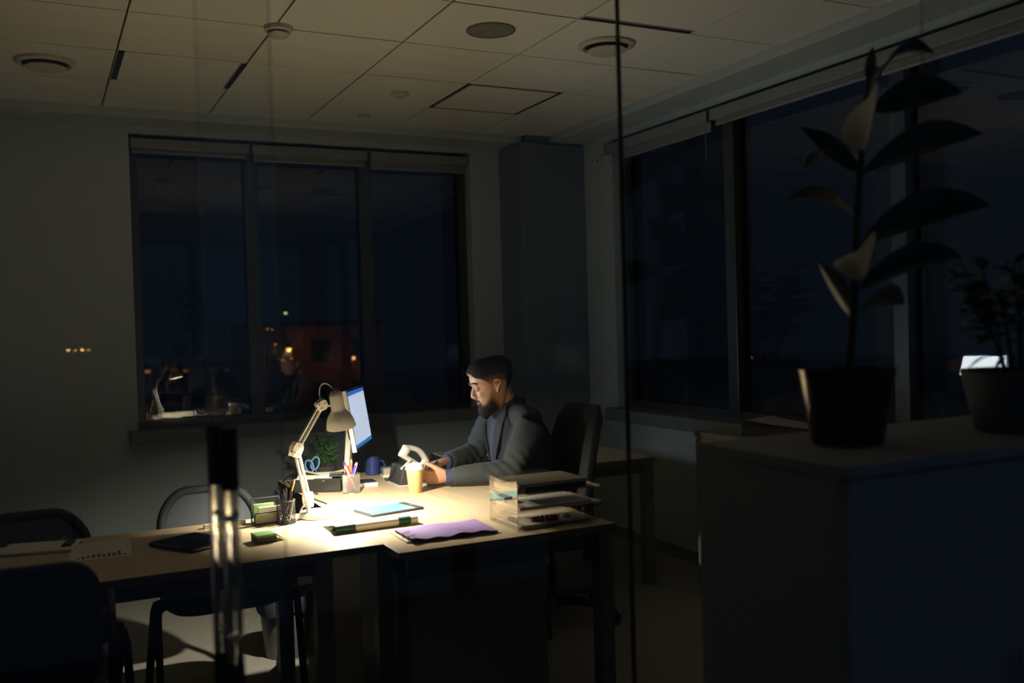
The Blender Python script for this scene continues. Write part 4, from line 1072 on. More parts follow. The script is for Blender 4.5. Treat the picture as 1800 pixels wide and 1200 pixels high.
# ------------------------------------------------------------------ the seated man
MY = 4.315
M_skin = pm('skin', (0.50, 0.27, 0.165), 0.5, var=0.08, scale=30, bump=0.05, bscale=300)
M_hair0 = pm('hair_black', (0.012, 0.011, 0.012), 0.55, var=0.4, scale=120, bump=0.5, bscale=260, stretch=(1, 1, 0.25))
M_beard0 = pm('beard_black', (0.016, 0.012, 0.011), 0.7, var=0.4, scale=160, bump=0.6, bscale=380)
def fade_mat(name, dark, skin):
    """hair colour that thins out to skin along a stored density"""
    m, nt, p, out = nodes_of(name); N, L = nt.nodes, nt.links
    at = N.new('ShaderNodeAttribute'); at.attribute_name = 'hair_cover'
    tc = N.new('ShaderNodeTexCoord'); nz = N.new('ShaderNodeTexNoise'); nz.inputs['Scale'].default_value = 420; nz.inputs['Detail'].default_value = 3
    L.new(tc.outputs['Object'], nz.inputs['Vector'])
    ad = N.new('ShaderNodeMath'); ad.operation = 'MULTIPLY_ADD'; ad.inputs[1].default_value = 0.5; ad.inputs[2].default_value = -0.25
    L.new(nz.outputs['Fac'], ad.inputs[0])
    sm = N.new('ShaderNodeMath'); sm.operation = 'ADD'; sm.use_clamp = True
    L.new(at.outputs['Fac'], sm.inputs[0]); L.new(ad.outputs[0], sm.inputs[1])
    mx = N.new('ShaderNodeMix'); mx.data_type = 'RGBA'
    mx.inputs['A'].default_value = (*skin, 1); mx.inputs['B'].default_value = (*dark, 1)
    L.new(sm.outputs[0], mx.inputs['Factor']); L.new(mx.outputs['Result'], p.inputs['Base Color'])
    bp = N.new('ShaderNodeBump'); bp.inputs['Strength'].default_value = 0.4; bp.inputs['Distance'].default_value = 0.003
    L.new(nz.outputs['Fac'], bp.inputs['Height']); L.new(bp.outputs['Normal'], p.inputs['Normal'])
    p.inputs['Roughness'].default_value = 0.8; p.inputs['Specular IOR Level'].default_value = 0.15
    return m
SKIN = (0.50, 0.27, 0.165)
M_hair = fade_mat('hair_dark', (0.011, 0.010, 0.011), SKIN); M_beard = fade_mat('beard_dark', (0.014, 0.010, 0.009), SKIN)
def set_density(o, vals):
    a = o.data.attributes.new('hair_cover', 'FLOAT', 'POINT'); a.data.foreach_set('value', vals)
M_jacket = pm('jacket_grey', (0.034, 0.039, 0.042), 0.9, var=0.22, scale=26, bump=0.25, bscale=60, sheen=0.05)
M_shirt = pm('shirt_navy', (0.030, 0.038, 0.085), 0.8, var=0.15, scale=40, bump=0.1)
M_trous = pm('trousers_dark', (0.04, 0.042, 0.05), 0.9, var=0.2, scale=30)
M_lip = pm('lip', (0.42, 0.17, 0.13), 0.45)

man = thing('person', (2.25, MY, 0), 'bearded man in a grey jacket seated at the desk, both hands at the telephone', 'person')

# head frame: origin between the ears, +x out of the face, +z to the crown
HS = 1.10; HP = math.radians(17); HY = math.radians(-12)
HM = Matrix.Translation((2.028, MY, 1.192)) @ Matrix.Rotation(HY, 4, 'Z') @ Matrix(((-math.cos(HP), 0, -math.sin(HP), 0), (0, -1, 0, 0), (-math.sin(HP), 0, math.cos(HP), 0), (0, 0, 0, 1))) @ Matrix.Scale(HS, 4)
TAB = [(-0.119, 0.066, 0.030, 0.014), (-0.112, 0.078, 0.010, 0.028), (-0.100, 0.086, -0.012, 0.040), (-0.085, 0.087, -0.030, 0.049), (-0.065, 0.083, -0.044, 0.056),
       (-0.045, 0.088, -0.055, 0.061), (-0.020, 0.087, -0.066, 0.066), (0.0, 0.085, -0.088, 0.0695), (0.018, 0.081, -0.099, 0.072), (0.036, 0.091, -0.105, 0.0735),
       (0.055, 0.093, -0.107, 0.0755), (0.075, 0.088, -0.105, 0.075), (0.093, 0.072, -0.095, 0.067), (0.108, 0.048, -0.076, 0.052), (0.118, 0.020, -0.048, 0.031), (0.122, -0.005, -0.022, 0.010)]
def tab(z):
    if z <= TAB[0][0]: return TAB[0][1:]
    for a, b in zip(TAB, TAB[1:]):
        if z <= b[0]:
            q = (z-a[0])/(b[0]-a[0])
            return tuple(a[i]+(b[i]-a[i])*q for i in (1, 2, 3))
    return TAB[-1][1:]
def surf(z, th, off=0.0):
    fr, bk, w = tab(z); xc = max(min(0.0, fr-0.002), bk+0.002) if bk < 0 else (fr+bk)/2
    c, s = math.cos(th), math.sin(th); e = 2/2.35
    a = fr-xc if c > 0 else xc-bk
    return V((xc+(a+off)*math.copysign(abs(c)**e, c), (w+off)*math.copysign(abs(s)**e, s), z))

body = MB(HM)
body.rings([[surf(z, 2*PI*k/48) for k in range(48)] for z in [TAB[0][0]+(TAB[-1][0]-TAB[0][0])*i/40 for i in range(41)]])
# nose
nz = []
for x, z, w, d in ((0.082, 0.034, 0.007, 0.010), (0.088, 0.020, 0.0085, 0.012), (0.097, 0.004, 0.010, 0.014), (0.101, -0.009, 0.0125, 0.015), (0.102, -0.018, 0.0155, 0.0145), (0.095, -0.026, 0.0145, 0.0135), (0.090, -0.033, 0.010, 0.012)):
    nz.append([V((x+d*0.9*math.cos(a)-0.004, w*math.sin(a), z)) for a in [2*PI*k/16 for k in range(16)]])
body.rings(nz)
for s in (-1, 1):
    body.sphere((0.092, s*0.0125, -0.022), (0.011, 0.0075, 0.0085))          # wings of the nose
    body.tube([(0.090, s*0.010, 0.036), (0.0905, s*0.028, 0.040), (0.078, s*0.050, 0.036)], [0.006, 0.0075, 0.005], 10)     # brow ridge
    body.sphere((0.0735, s*0.0315, 0.0160), (0.0150, 0.0165, 0.0125))         # lowered lid over the eye
    body.sphere((0.058, s*0.029, -0.012), (0.026, 0.025, 0.026))              # cheekbone
    # ear: rim and lobe
    ear = [(-0.002, s*0.069, -0.022), (-0.004, s*0.074, -0.012), (-0.012, s*0.079, 0.000), (-0.024, s*0.083, 0.014), (-0.024, s*0.083, 0.026), (-0.014, s*0.079, 0.034), (0.000, s*0.074, 0.030), (0.004, s*0.071, 0.016)]
    body.tube(ear, [0.0065, 0.0060, 0.0050, 0.0045, 0.0045, 0.0045, 0.0045, 0.004], 8)
    body.sphere((-0.008, s*0.072, 0.010), (0.013, 0.0045, 0.020))
    body.sphere((-0.001, s*0.0725, -0.020), (0.006, 0.005, 0.008))
body.sphere((0.084, 0, -0.047), (0.007, 0.020, 0.0045)); body.sphere((0.083, 0, -0.056), (0.0085, 0.017, 0.0045))
body.sphere((0.078, 0, -0.100), (0.012, 0.018, 0.012))
body.M = Matrix.Identity(4)
# neck, trunk, limbs (mostly under clothes)
body.tube([(2.135, MY, 1.05), (2.105, MY, 1.10), (2.078, MY, 1.15), (2.062, MY, 1.20)], [0.066, 0.060, 0.058, 0.060], 20)
def ell(c, ax, hd, hw, n=28, e=2.3):
    """ring round a spine point: hd front to back, hw across"""
    ax = V(ax).normalized(); sd = V((0, 1, 0)); fw = sd.cross(ax).normalized()
    r = []
    for k in range(n):
        a = 2*PI*k/n; c_, s_ = math.cos(a), math.sin(a)
        r.append(V(c)+fw*hd*math.copysign(abs(c_)**(2/e), c_)+sd*hw*math.copysign(abs(s_)**(2/e), s_))
    return r
SP = [((2.245, 0.500), 0.145, 0.185), ((2.240, 0.600), 0.155, 0.185), ((2.222, 0.700), 0.158, 0.183), ((2.200, 0.800), 0.158, 0.195), ((2.178, 0.880), 0.145, 0.205), ((2.160, 0.950), 0.125, 0.210), ((2.142, 1.010), 0.100, 0.195), ((2.125, 1.055), 0.078, 0.150), ((2.112, 1.088), 0.064, 0.092)]
def trunk(mb, k):
    rr = []
    for i, (c, hd, hw) in enumerate(SP):
        a = SP[max(i-1, 0)][0]; b = SP[min(i+1, len(SP)-1)][0]
        rr.append(ell((c[0], MY, c[1]), (b[0]-a[0], 0, b[1]-a[1]), hd*k, hw*k))
    mb.rings(rr)
trunk(body, 0.86)
SHL, ELL_, WRL = V((2.135, 4.105, 1.010)), V((2.005, 4.075, 0.800)), V((1.705, 4.165, 0.786))
SHR, ELR, WRR = V((2.125, 4.520, 1.010)), V((2.030, 4.565, 0.832)), V((1.822, 4.452, 0.816))
for a, b, c in ((SHL, ELL_, WRL), (SHR, ELR, WRR)):
    body.tube([a, a.lerp(b, 0.5), b, b.lerp(c, 0.35), c], [0.048, 0.045, 0.038, 0.036, 0.024], 14)
for s in (-1, 1):
    y = MY+s*0.095
    body.tube([(2.24, y, 0.55), (2.02, y, 0.565), (1.80, y, 0.560)], [0.085, 0.072, 0.055], 14)
    body.tube([(1.80, y, 0.560), (1.805, y, 0.36), (1.83, y, 0.09)], [0.055, 0.050, 0.036], 14)

def hand(mb, w, f, n, thumb, curls, spread=0.10, tcurl=0.35):
    """w wrist, f finger direction, n out of the palm; thumb = +1/-1 picks the side; curls: bend of each finger"""
    f = V(f).normalized(); n = V(n); n = (n-f*n.dot(f)).normalized(); s = n.cross(f).normalized()*thumb
    w = V(w)
    def R(c, hw, th): return [c+s*hw*math.cos(2*PI*k/16)+n*th*math.sin(2*PI*k/16) for k in range(16)]
    mb.rings([R(w-f*0.02, 0.026, 0.020), R(w, 0.027, 0.019), R(w+f*0.03, 0.036, 0.018), R(w+f*0.065, 0.042, 0.015), R(w+f*0.092, 0.040, 0.0115)])
    for i, (so, ln, r) in enumerate(((0.0305, 0.074, 0.0088), (0.0105, 0.083, 0.0090), (-0.0100, 0.077, 0.0086), (-0.0295, 0.060, 0.0078))):
        p = w+f*(0.088-0.004*abs(i-1))+s*so; d = (f+s*spread*(1.3-0.85*i)).normalized(); pts = [p-d*0.02, p]; rad = [r, r*1.05]
        c = curls[i]
        for j, seg in enumerate((0.46, 0.30, 0.24)):
            a = c*(0.55, 0.8, 0.55)[j]
            d = (d*math.cos(a)+n*math.sin(a)).normalized()
            p = p+d*ln*seg; pts.append(p); rad.append(r*(0.96, 0.88, 0.66)[j])
        mb.tube(pts, rad, 10)
    p = w+f*0.022+s*0.026+n*0.004; d = (f*0.88+s*0.42+n*0.28).normalized(); pts = [p-d*0.012, p]; rad = [0.015, 0.0140]
    for j, ln in enumerate((0.042, 0.034, 0.026)):
        p = p+d*ln; pts.append(p); rad.append((0.0115, 0.0100, 0.0070)[j])
        d = (d+f*tcurl+n*tcurl*0.3).normalized()
    mb.tube(pts, rad, 10)
hand(body, WRL, (-1.0, 0.20, 0.06), (0.15, 0.90, 0.45), 1, (0.45, 0.55, 0.65, 0.75))
hand(body, WRR, (-1.0, -0.30, -0.02), (-0.10, -0.35, -0.90), 1, (0.30, 0.40, 0.50, 0.55))
bm_ = remeshed(body, 0.0036, 3)
bm_.materials.clear(); bm_.materials.append(M_skin); shift_mesh(bm_, OFF[man])
link('body', bm_, man, OFF[man], smooth=True)

# hair: a shell over the skull that thickens away from the hairline
def hairline(th):
    a = abs(th)
    pts = [(0.0, 0.080), (0.45, 0.076), (0.75, 0.060), (1.05, 0.050), (1.25, 0.030), (1.42, -0.004), (1.58, 0.016), (1.75, 0.030), (2.0, 0.004), (2.3, -0.035), (2.7, -0.055), (3.15, -0.060)]
    for p, q in zip(pts, pts[1:]):
        if a <= q[0]: return p[1]+(q[1]-p[1])*(a-p[0])/(q[0]-p[0])
    return pts[-1][1]
hm = MB(HM); rows = []; dens = []; NT, NU = 72, 30
for i in range(NU+1):
    u = i/NU; row = []
    for k in range(NT):
        th = -PI+2*PI*k/NT; h0_ = hairline(th)
        z = h0_+(0.1215-h0_)*u
        top = max(0.0, (z-0.05)/0.07)
        front = max(0.0, math.cos(th))
        t_ = min(1, u*6)*0.0022 + max(0, min(1, (z-0.035)/0.03))*0.004 + top*0.010 + front*front*min(1, u*5)*0.008
        wob = noise.noise(V((math.cos(th)*3, math.sin(th)*3, z*40)))*0.0022
        p = surf(z, th, -0.003 if i == 0 else t_+wob)
        if i > 0: p.z += top*0.010+front*top*0.006
        side = max(0.0, 1-abs(abs(th)-1.45)/0.75)
        dens.append(max(0.0, min(1.0, u*9-0.1))*(1-side) + side*max(0.0, min(1.0, (z+0.002)/0.062)))
        row.append(p)
    rows.append(row)
ho = hm.rings(rows, True, True).build('hair', M_hair, man, smooth=True); set_density(ho, dens)
# beard: shell along the jaw, round the mouth
bd = MB(HM); rows = []; dens = []; NT, NU = 60, 18
def beard_top(a):
    pts = [(0.0, -0.033), (0.22, -0.034), (0.40, -0.046), (0.60, -0.052), (0.85, -0.046), (1.10, -0.026), (1.28, 0.000), (1.40, 0.010), (1.55, -0.022), (1.70, -0.060), (1.9, -0.085)]
    for p, q in zip(pts, pts[1:]):
        if a <= q[0]: return p[1]+(q[1]-p[1])*(a-p[0])/(q[0]-p[0])
    return pts[-1][1]
for i in range(NU+1):
    u = i/NU; row = []
    for k in range(NT+1):
        th = -1.85+3.7*k/NT; a = abs(th)
        zt_ = beard_top(a); zb = -0.119
        z = zt_+(zb-zt_)*u
        edge = min(1, u*4)*min(1, (1.85-a)*3.0)
        t_ = 0.0008+edge*(0.0012+0.0115*max(0, math.cos(th))**1.5*min(1, u*1.6)) + 0.0075*max(0, 1-abs(z+0.0405)/0.008)*max(0, 1-(a/0.50)**2)
        mouth = max(0, 1-((z+0.0515)/0.0065)**2)*max(0, 1-(a/0.30)**2)
        t_ = t_*(1-mouth) - 0.006*mouth
        if i == 0: t_ = -0.002
        p = surf(z, th, t_+noise.noise(V((th*9, z*90, 1)))*0.001)
        p.z -= 0.014*u**3*max(0, math.cos(th))
        cen = max(0.0, math.cos(th*0.9))
        dens.append(max(0.0, min(1.0, (u*(1.5+2.2*cen)-0.05)*min(1.0, max(0.0, (1.80-a)*1.6)) + (0.9 if a < 0.42 and u > 0.04 else 0.0))))
        row.append(p)
    rows.append(row)
inner = []
for row in rows: inner.append(row)
bd.rings(rows, False, False)
last = rows[-1]; c0 = V((0.03, 0, -0.110))
vs = [p for p in last]+[c0]; bd.add(vs, [(k, k+1, len(last)) for k in range(len(last)-1)])
bo = bd.build('beard', M_beard, man, smooth=True); set_density(bo, dens+[1.0]*(len(bo.data.vertices)-len(dens)))
lp = MB(HM); lp.sphere((0.0900, 0, -0.0535), (0.005, 0.014, 0.0034)); lp.build('lower_lip', M_lip, man, smooth=True)
for s in (-1, 1):
    MB(HM).tube([(0.0985, s*0.013, 0.0395), (0.0970, s*0.026, 0.0455), (0.0850, s*0.048, 0.0425), (0.0790, s*0.055, 0.0385)], [0.0022, 0.0032, 0.0028, 0.0012], 8).build('eyebrow', M_hair0, man, smooth=True)
    MB(HM).tube([(0.0895, s*0.0215, 0.0095), (0.0912, s*0.0315, 0.0075), (0.0850, s*0.0435, 0.0095)], [0.0010, 0.0016, 0.0010], 6).build('eyelash', M_hair0, man, smooth=True)

# jacket: trunk and sleeves in one skin
jk = MB(); trunk(jk, 1.0)
for a, b, c, ins in ((SHL, ELL_, WRL, 1), (SHR, ELR, WRR, -1)):
    e = b.lerp(c, 0.93)
    n_ = 9; up_ = [a.lerp(b, k/4) for k in range(5)]; lo_ = [b.lerp(e, k/6) for k in range(1, 7)]
    jk.tube(up_+lo_, [0.074, 0.074, 0.070, 0.066, 0.061, 0.057, 0.0545, 0.052, 0.049, 0.046, 0.0435], 18)
    jk.tube([V((2.125, MY-0.03*ins, 1.045)), a+V((0.0, 0.0, 0.010))], [0.072, 0.066], 16)
# collar roll round the back of the neck
col = []
for k in range(15):
    a = math.radians(-125+250*k/14)
    col.append((2.118+0.076*math.cos(a), MY+0.080*math.sin(a), 1.092+0.022*math.cos(a)-0.012*(1-math.cos(a))))
jk.tube(col, 0.015, 8)
jm = remeshed(jk, 0.0085, 5)
# cloth folds
nrm_ = [v.normal.copy() for v in jm.vertices]; out_ = []
for v, vn in zip([v.co.copy() for v in jm.vertices], nrm_):
    p = v
    d = noise.noise(p*9)*0.004+noise.noise(V((p.x*26, p.y*10, p.z*26)))*0.0022
    for b_ in (ELL_, ELR):
        q = max(0, 1-(p-b_).length/0.17)
        d += q*0.0045*math.sin((p.x*0.8+p.z*0.6)*150)
    out_ += list(p+vn*d)
jm.vertices.foreach_set('co', out_); jm.update()
jm.materials.clear(); jm.materials.append(M_jacket); shift_mesh(jm, OFF[man])
jko = link('jacket', jm, man, OFF[man], smooth=True)
def lapel(s):
    mb = MB(); P0 = []
    pts = [((2.062, 0.060, 1.095), 0.030), ((2.040, 0.078, 1.050), 0.040), ((2.018, 0.078, 1.00), 0.044), ((2.012, 0.064, 0.94), 0.040), ((2.010, 0.045, 0.88), 0.030), ((2.014, 0.028, 0.82), 0.016)]
    rr = []
    for (x, y, z), w in pts:
        c = V((x, MY+s*y, z)); u_ = V((0.55, s*0.9, 0.10)).normalized()*w*0.5; n__ = V((-0.85, s*0.4, 0.25)).normalized()*0.004
        rr.append([c-u_-n__, c+u_-n__, c+u_+n__, c-u_+n__])
    return mb.rings(rr).build('lapel', M_jacket, jko, smooth=True)
lapel(-1); lapel(1)
# shirt: front panel, collar and cuffs
sf = MB(); rr = []
for (x, z, hd, hw) in ((2.120, 0.78, 0.10, 0.05), (2.105, 0.86, 0.098, 0.055), (2.095, 0.94, 0.092, 0.060), (2.088, 1.01, 0.070, 0.070), (2.090, 1.06, 0.062, 0.078), (2.100, 1.09, 0.062, 0.074)):
    rr.append(ell((x, MY, z), (-0.25, 0, 1), hd, hw, 24))
sho = sf.rings(rr).build('shirt', M_shirt, man, smooth=True)
col = MB(); rr = []
for hd, hw, z, x in ((0.074, 0.076, 1.065, 2.108), (0.070, 0.072, 1.100, 2.094), (0.066, 0.068, 1.118, 2.088), (0.062, 0.064, 1.117, 2.088), (0.066, 0.068, 1.08, 2.10)):
    rr.append(ell((x, MY, z), (-0.55, 0, 1), hd, hw, 28, 2.0))
col.rings(rr, True, False).build('shirt_collar', M_shirt, man, smooth=True)
for b, c in ((ELL_, WRL), (ELR, WRR)):
    d = (c-b).normalized()
    MB().tube([c-d*0.045, c-d*0.02, c+d*0.006], [0.040, 0.0375, 0.0355], 18).build('shirt_cuff', M_shirt, man, smooth=True)
# trousers and shoes
tm = MB()
tm.rings([ell((2.245, MY, 0.50), (0, 0, 1), 0.150, 0.188), ell((2.240, MY, 0.64), (0, 0, 1), 0.148, 0.180)])
for s in (-1, 1):
    y = MY+s*0.098
    tm.tube([(2.27, y, 0.568), (2.02, y, 0.580), (1.79, y, 0.572)], [0.096, 0.088, 0.068], 16)
    tm.tube([(1.80, y, 0.580), (1.805, y, 0.36), (1.83, y, 0.075)], [0.068, 0.062, 0.060], 16)
tmm = remeshed(tm, 0.011, 4); tmm.materials.clear(); tmm.materials.append(M_trous); shift_mesh(tmm, OFF[man])
link('trousers', tmm, man, OFF[man], smooth=True)
for s in (-1, 1):
    y = MY+s*0.098; rr = []
    for x, hw, h in ((1.885, 0.020, 0.055), (1.870, 0.036, 0.085), (1.82, 0.042, 0.095), (1.76, 0.044, 0.070), (1.69, 0.047, 0.050), (1.64, 0.040, 0.040), (1.615, 0.020, 0.025)):
        rr.append([V((x, y+hw*math.cos(a), 0.002+h/2+h/2*math.sin(a))) for a in [2*PI*k/14 for k in range(14)]])
    MB().rings(rr).build('shoe', M_black, man, smooth=True)
# ------------------------------------------------------------------ low cabinet under the side windows, with a box file
M_cab = pm('cabinet_grey', (0.24, 0.24, 0.225), 0.6, var=0.05)
t = thing('low_cabinet', (3.37, 3.0, 0), 'low grey cabinet under the side windows, behind the planter cabinet', 'cabinet')
LX0, LY0, LY1, LZ = 3.20, 1.80, 4.22, 0.885
MB().box((LX0+0.012, LY0, 0.04), (XR-0.014, LY1, LZ-0.03)).build('body', M_cab, t, bevel=0.003)
MB().box((LX0, LY0-0.005, LZ-0.03), (XR-0.014, LY1+0.01, LZ)).build('top', M_cab, t, bevel=0.003)
MB().box((LX0+0.05, LY0, 0.0), (XR-0.014, LY1-0.02, 0.04)).build('plinth', M_black, t)
for k in range(4):
    y0 = LY0+0.006+k*0.6035
    d = MB().box((LX0, y0, 0.05), (LX0+0.012, y0+0.597, LZ-0.034)).build('door', M_cab, t, bevel=0.002)
    MB().tube([(LX0-0.018, y0+0.05, 0.62), (LX0-0.018, y0+0.05, 0.74)], 0.005, 8).build('handle', M_metal, d, smooth=True)
t = thing('box_file', (3.34, 3.68, LZ), 'flat black box file on the low cabinet, next to the rubber plant\'s pot', 'box file')
MB(TR(3.36, 3.66, LZ, 0.0)).box((-0.12, -0.22, 0), (0.12, 0.22, 0.060)).build('box', M_black, t, bevel=0.004)
MB(TR(3.36, 3.66, LZ, 0.0)).box((-0.123, -0.223, 0.060), (0.123, 0.223, 0.068)).build('lid', M_black, t, bevel=0.003)
mb = MB(TR(3.36, 3.64, LZ+0.0685, 0.18)); rows = []
for i in range(13):
    y = -0.20+0.40*i/12
    z = 0.004+0.020*max(0, (i-3)/9)**2
    rows.append([V((-0.10, y, z)), V((0.10, y, z+0.002)), V((0.10, y, z+0.004)), V((-0.10, y, z+0.002))])
tag(mb.rings([list(reversed(r)) for r in rows]).build('paper_sheet', M_greyp, smooth=True), 'curled grey paper sheets lying on the black box file', 'papers')

# ------------------------------------------------------------------ planter cabinet on the corridor side of the glass
M_cabd = pm('cabinet_dark', (0.34, 0.36, 0.38), 0.7, var=0.06)
KX0, KX1, KY0, KY1, KZ = 1.218, 2.62, 1.19, 1.60, 1.243
t = thing('tall_cabinet', ((KX0+KX1)/2, (KY0+KY1)/2, 0), 'tall dark storage cabinet carrying two potted plants, outside the glass wall', 'cabinet')
MB().box((KX0, KY0+0.018, 0.05), (KX1, KY1, KZ-0.022)).build('carcass', M_cabd, t, bevel=0.003)
MB().box((KX0-0.004, KY0-0.006, KZ-0.022), (KX1+0.004, KY1, KZ)).build('top', M_cabd, t, bevel=0.002)
MB().box((KX0+0.02, KY0+0.04, 0), (KX1-0.02, KY1-0.01, 0.05)).build('plinth', M_black, t)
for k in range(3):
    x0 = KX0+0.002+k*(KX1-KX0)/3; x1 = x0+(KX1-KX0)/3-0.004
    d = MB().box((x0, KY0, 0.055), (x1, KY0+0.018, KZ-0.026)).build('door', M_cabd, t, bevel=0.002)
    MB().tube([(x1-0.05, KY0-0.02, 0.70), (x1-0.05, KY0-0.02, 0.86)], 0.005, 8).build('handle', M_metal, d, smooth=True)

def big_leaf(parent, b, tip, wdt, droop, mat, roll_=0.0, name='leaf'):
    """long oval leaf with a folded midrib, from its stalk end to its tip"""
    b, tip = V(b), V(tip); d = tip-b; L_ = d.length; d.normalize()
    s = d.cross(V((0, 0, 1))); s = s.normalized() if s.length > 0.05 else V((1, 0, 0)); s = (Matrix.Rotation(roll_, 3, d) @ s).normalized(); n = s.cross(d).normalized()
    mb = MB(); rows = []; N = 12
    for i in range(N+1):
        q = i/N; w = wdt*math.sin(PI*q**0.85)**0.8 if 0 < i < N else 0.0015
        c = b+d*L_*q+V((0, 0, 1))*droop*math.sin(PI*q)
        row = []
        for j in (-1, -0.5, 0, 0.5, 1):
            row.append(c+s*w*j+n*(abs(j)*w*0.28))
        low = [p-n*0.0011 for p in reversed(row)]
        rows.append(row+low)
    mb.rings(rows)
    return mb.build(name, mat, parent, smooth=True)
M_potg = pm('pot_glazed', (0.10, 0.07, 0.05), 0.16, 0.55, var=0.1)
rx, ry = 1.437, 1.40
t = thing('rubber_plant', (rx, ry, KZ), 'tall rubber plant with big dark leaves in a glossy brown pot', 'plant')
MB().lathe([(0.066, 0), (0.069, 0.004), (0.094, 0.142), (0.096, 0.150), (0.088, 0.150), (0.084, 0.128), (0.0005, 0.124)], (rx, ry, KZ), 44).build('pot', M_potg, t, smooth=True)
MB().lathe([(0.083, 0.120), (0.06, 0.131), (0.0005, 0.134)], (rx, ry, KZ), 24).build('soil', M_stem, t, smooth=True)
MB().tube([(1.441, 1.40, 1.37), (1.460, 1.40, 1.503), (1.474, 1.40, 1.674), (1.493, 1.40, 1.845), (1.512, 1.40, 1.949), (1.523, 1.40, 2.02)], [0.009, 0.008, 0.007, 0.006, 0.005, 0.003], 10).build('stem', M_stem, t, smooth=True)
LV = [((1.520, 1.40, 1.955), (1.706, 1.40, 2.046), 0.026, 0.040, -0.5), ((1.515, 1.395, 1.912), (1.702, 1.33, 1.946), 0.042, 0.012, -0.75), ((1.510, 1.40, 1.935), (1.385, 1.29, 1.803), 0.056, 0.015, 0.9),
      ((1.485, 1.40, 1.785), (1.409, 1.48, 1.887), 0.020, 0.006, 1.2), ((1.488, 1.40, 1.778), (1.758, 1.33, 1.866), 0.050, 0.020, -0.7), ((1.488, 1.40, 1.800), (1.47, 1.54, 1.815), 0.045, 0.02, 0.0),
      ((1.480, 1.40, 1.643), (1.766, 1.32, 1.718), 0.055, 0.020, -0.75), ((1.478, 1.40, 1.690), (1.400, 1.52, 1.742), 0.042, 0.02, 0.3), ((1.468, 1.40, 1.548), (1.703, 1.34, 1.614), 0.050, 0.018, -0.7),
      ((1.462, 1.40, 1.492), (1.448, 1.48, 1.611), 0.026, 0.004, 1.2), ((1.465, 1.40, 1.500), (1.660, 1.45, 1.520), 0.045, 0.015, -0.6), ((1.472, 1.40, 1.628), (1.350, 1.27, 1.560), 0.050, 0.02, 0.7), ((1.516, 1.40, 1.965), (1.545, 1.415, 2.045), 0.011, 0.0, 0.4)]
for b, tp, w, dr, rl in LV:
    big_leaf(t, b, tp, w, dr, M_leafd, rl)
M_pot2 = pm('pot_clay_grey', (0.16, 0.165, 0.165), 0.7, var=0.08)
qx, qy = 1.872, 1.33
t = thing('bushy_plant', (qx, qy, KZ), 'bushy small-leaved plant in a matt grey pot, next to the rubber plant', 'plant')
MB().lathe([(0.088, 0), (0.093, 0.004), (0.120, 0.122), (0.122, 0.130), (0.112, 0.130), (0.106, 0.110), (0.0005, 0.105)], (qx, qy, KZ), 44).build('pot', M_pot2, t, smooth=True)
MB().lathe([(0.106, 0.102), (0.07, 0.114), (0.0005, 0.117)], (qx, qy, KZ), 24).build('soil', M_stem, t, smooth=True)
rnd = random.Random(11)
for k in range(16):
    a = 2*PI*k/16+rnd.uniform(-0.2, 0.2); r = rnd.uniform(0.05, 0.15); hh = rnd.uniform(0.22, 0.40)
    b0 = V((qx+0.03*math.cos(a), qy+0.03*math.sin(a), KZ+0.112)); tp = V((qx+r*math.cos(a), qy+r*math.sin(a), KZ+hh))
    md = b0.lerp(tp, 0.55)+V((0, 0, 0.03))
    MB().tube([b0, md, tp], [0.003, 0.0025, 0.0015], 6).build('stem', M_stem, t, smooth=True)
    for j in range(6):
        q = 0.35+0.65*j/5; c = b0.lerp(md, q*2) if q < 0.5 else md.lerp(tp, (q-0.5)*2)
        da = a+(1 if j % 2 else -1)*rnd.uniform(0.6, 1.3); dz = rnd.uniform(-0.35, 0.5)
        tipv = c+V((math.cos(da), math.sin(da), dz)).normalized()*rnd.uniform(0.05, 0.085)
        big_leaf(t, c, tipv, rnd.uniform(0.012, 0.020), 0.004, M_leafd, rnd.uniform(-0.5, 0.5))
for b, tp in (((1.79, 1.31, 1.405), (1.665, 1.30, 1.385)), ((1.78, 1.30, 1.47), (1.650, 1.29, 1.445)), ((1.79, 1.33, 1.45), (1.69, 1.35, 1.455)), ((1.795, 1.29, 1.40), (1.690, 1.26, 1.382))):
    big_leaf(t, b, tp, 0.009, 0.012, M_leafd, 0.3)

# ------------------------------------------------------------------ night city outside
M_ground = pm('street_brightened', (0.50, 0.52, 0.55), 0.9)  # ground made pale so its reflection in the partition lifts dark areas
g = MB().box((-160, -160, -9.2), (200, 220, -9.0)).build('street_ground', M_ground); tag(g, 'dim street level far below the windows', 'ground', kind='structure')
M_brick = pm('facade_red', (0.20, 0.075, 0.055), 0.9, var=0.15, scale=0.6)
M_fwin = pm('far_window_dark', (0.02, 0.02, 0.025), 0.3)
def building(name, x0, x1, y, dpt, ztop, label, mat, cols, rows, z0=-9.0):
    t = thing(name, ((x0+x1)/2, y+dpt/2, z0), label, 'building')
    MB().box((x0, y, z0), (x1, y+dpt, ztop)).build('wall', mat, t)
    MB().box((x0-0.15, y-0.15, ztop), (x1+0.15, y+dpt+0.15, ztop+0.35)).build('roof', M_fwin, t)
    w = (x1-x0)/cols
    for i in range(cols):
        for j in range(rows):
            cx_ = x0+w*(i+0.5); cz = ztop-1.7-2.9*j
            f = MB().box((cx_-w*0.26, y-0.06, cz-0.8), (cx_+w*0.26, y+0.02, cz+0.8)).build('window', M_dsteel, t)
            MB().box((cx_-w*0.22, y-0.08, cz-0.7), (cx_+w*0.22, y-0.05, cz+0.7)).build('pane', M_fwin, f)
    return t
building('brick_building', 13.0, 21.5, 64, 10, 1.75, 'dim reddish brick building across the street', M_brick, 3, 3)
building('office_block', 8.5, 28.0, 150, 14, -3.6, 'low dark block on the city horizon', M_dsteel, 6, 1)
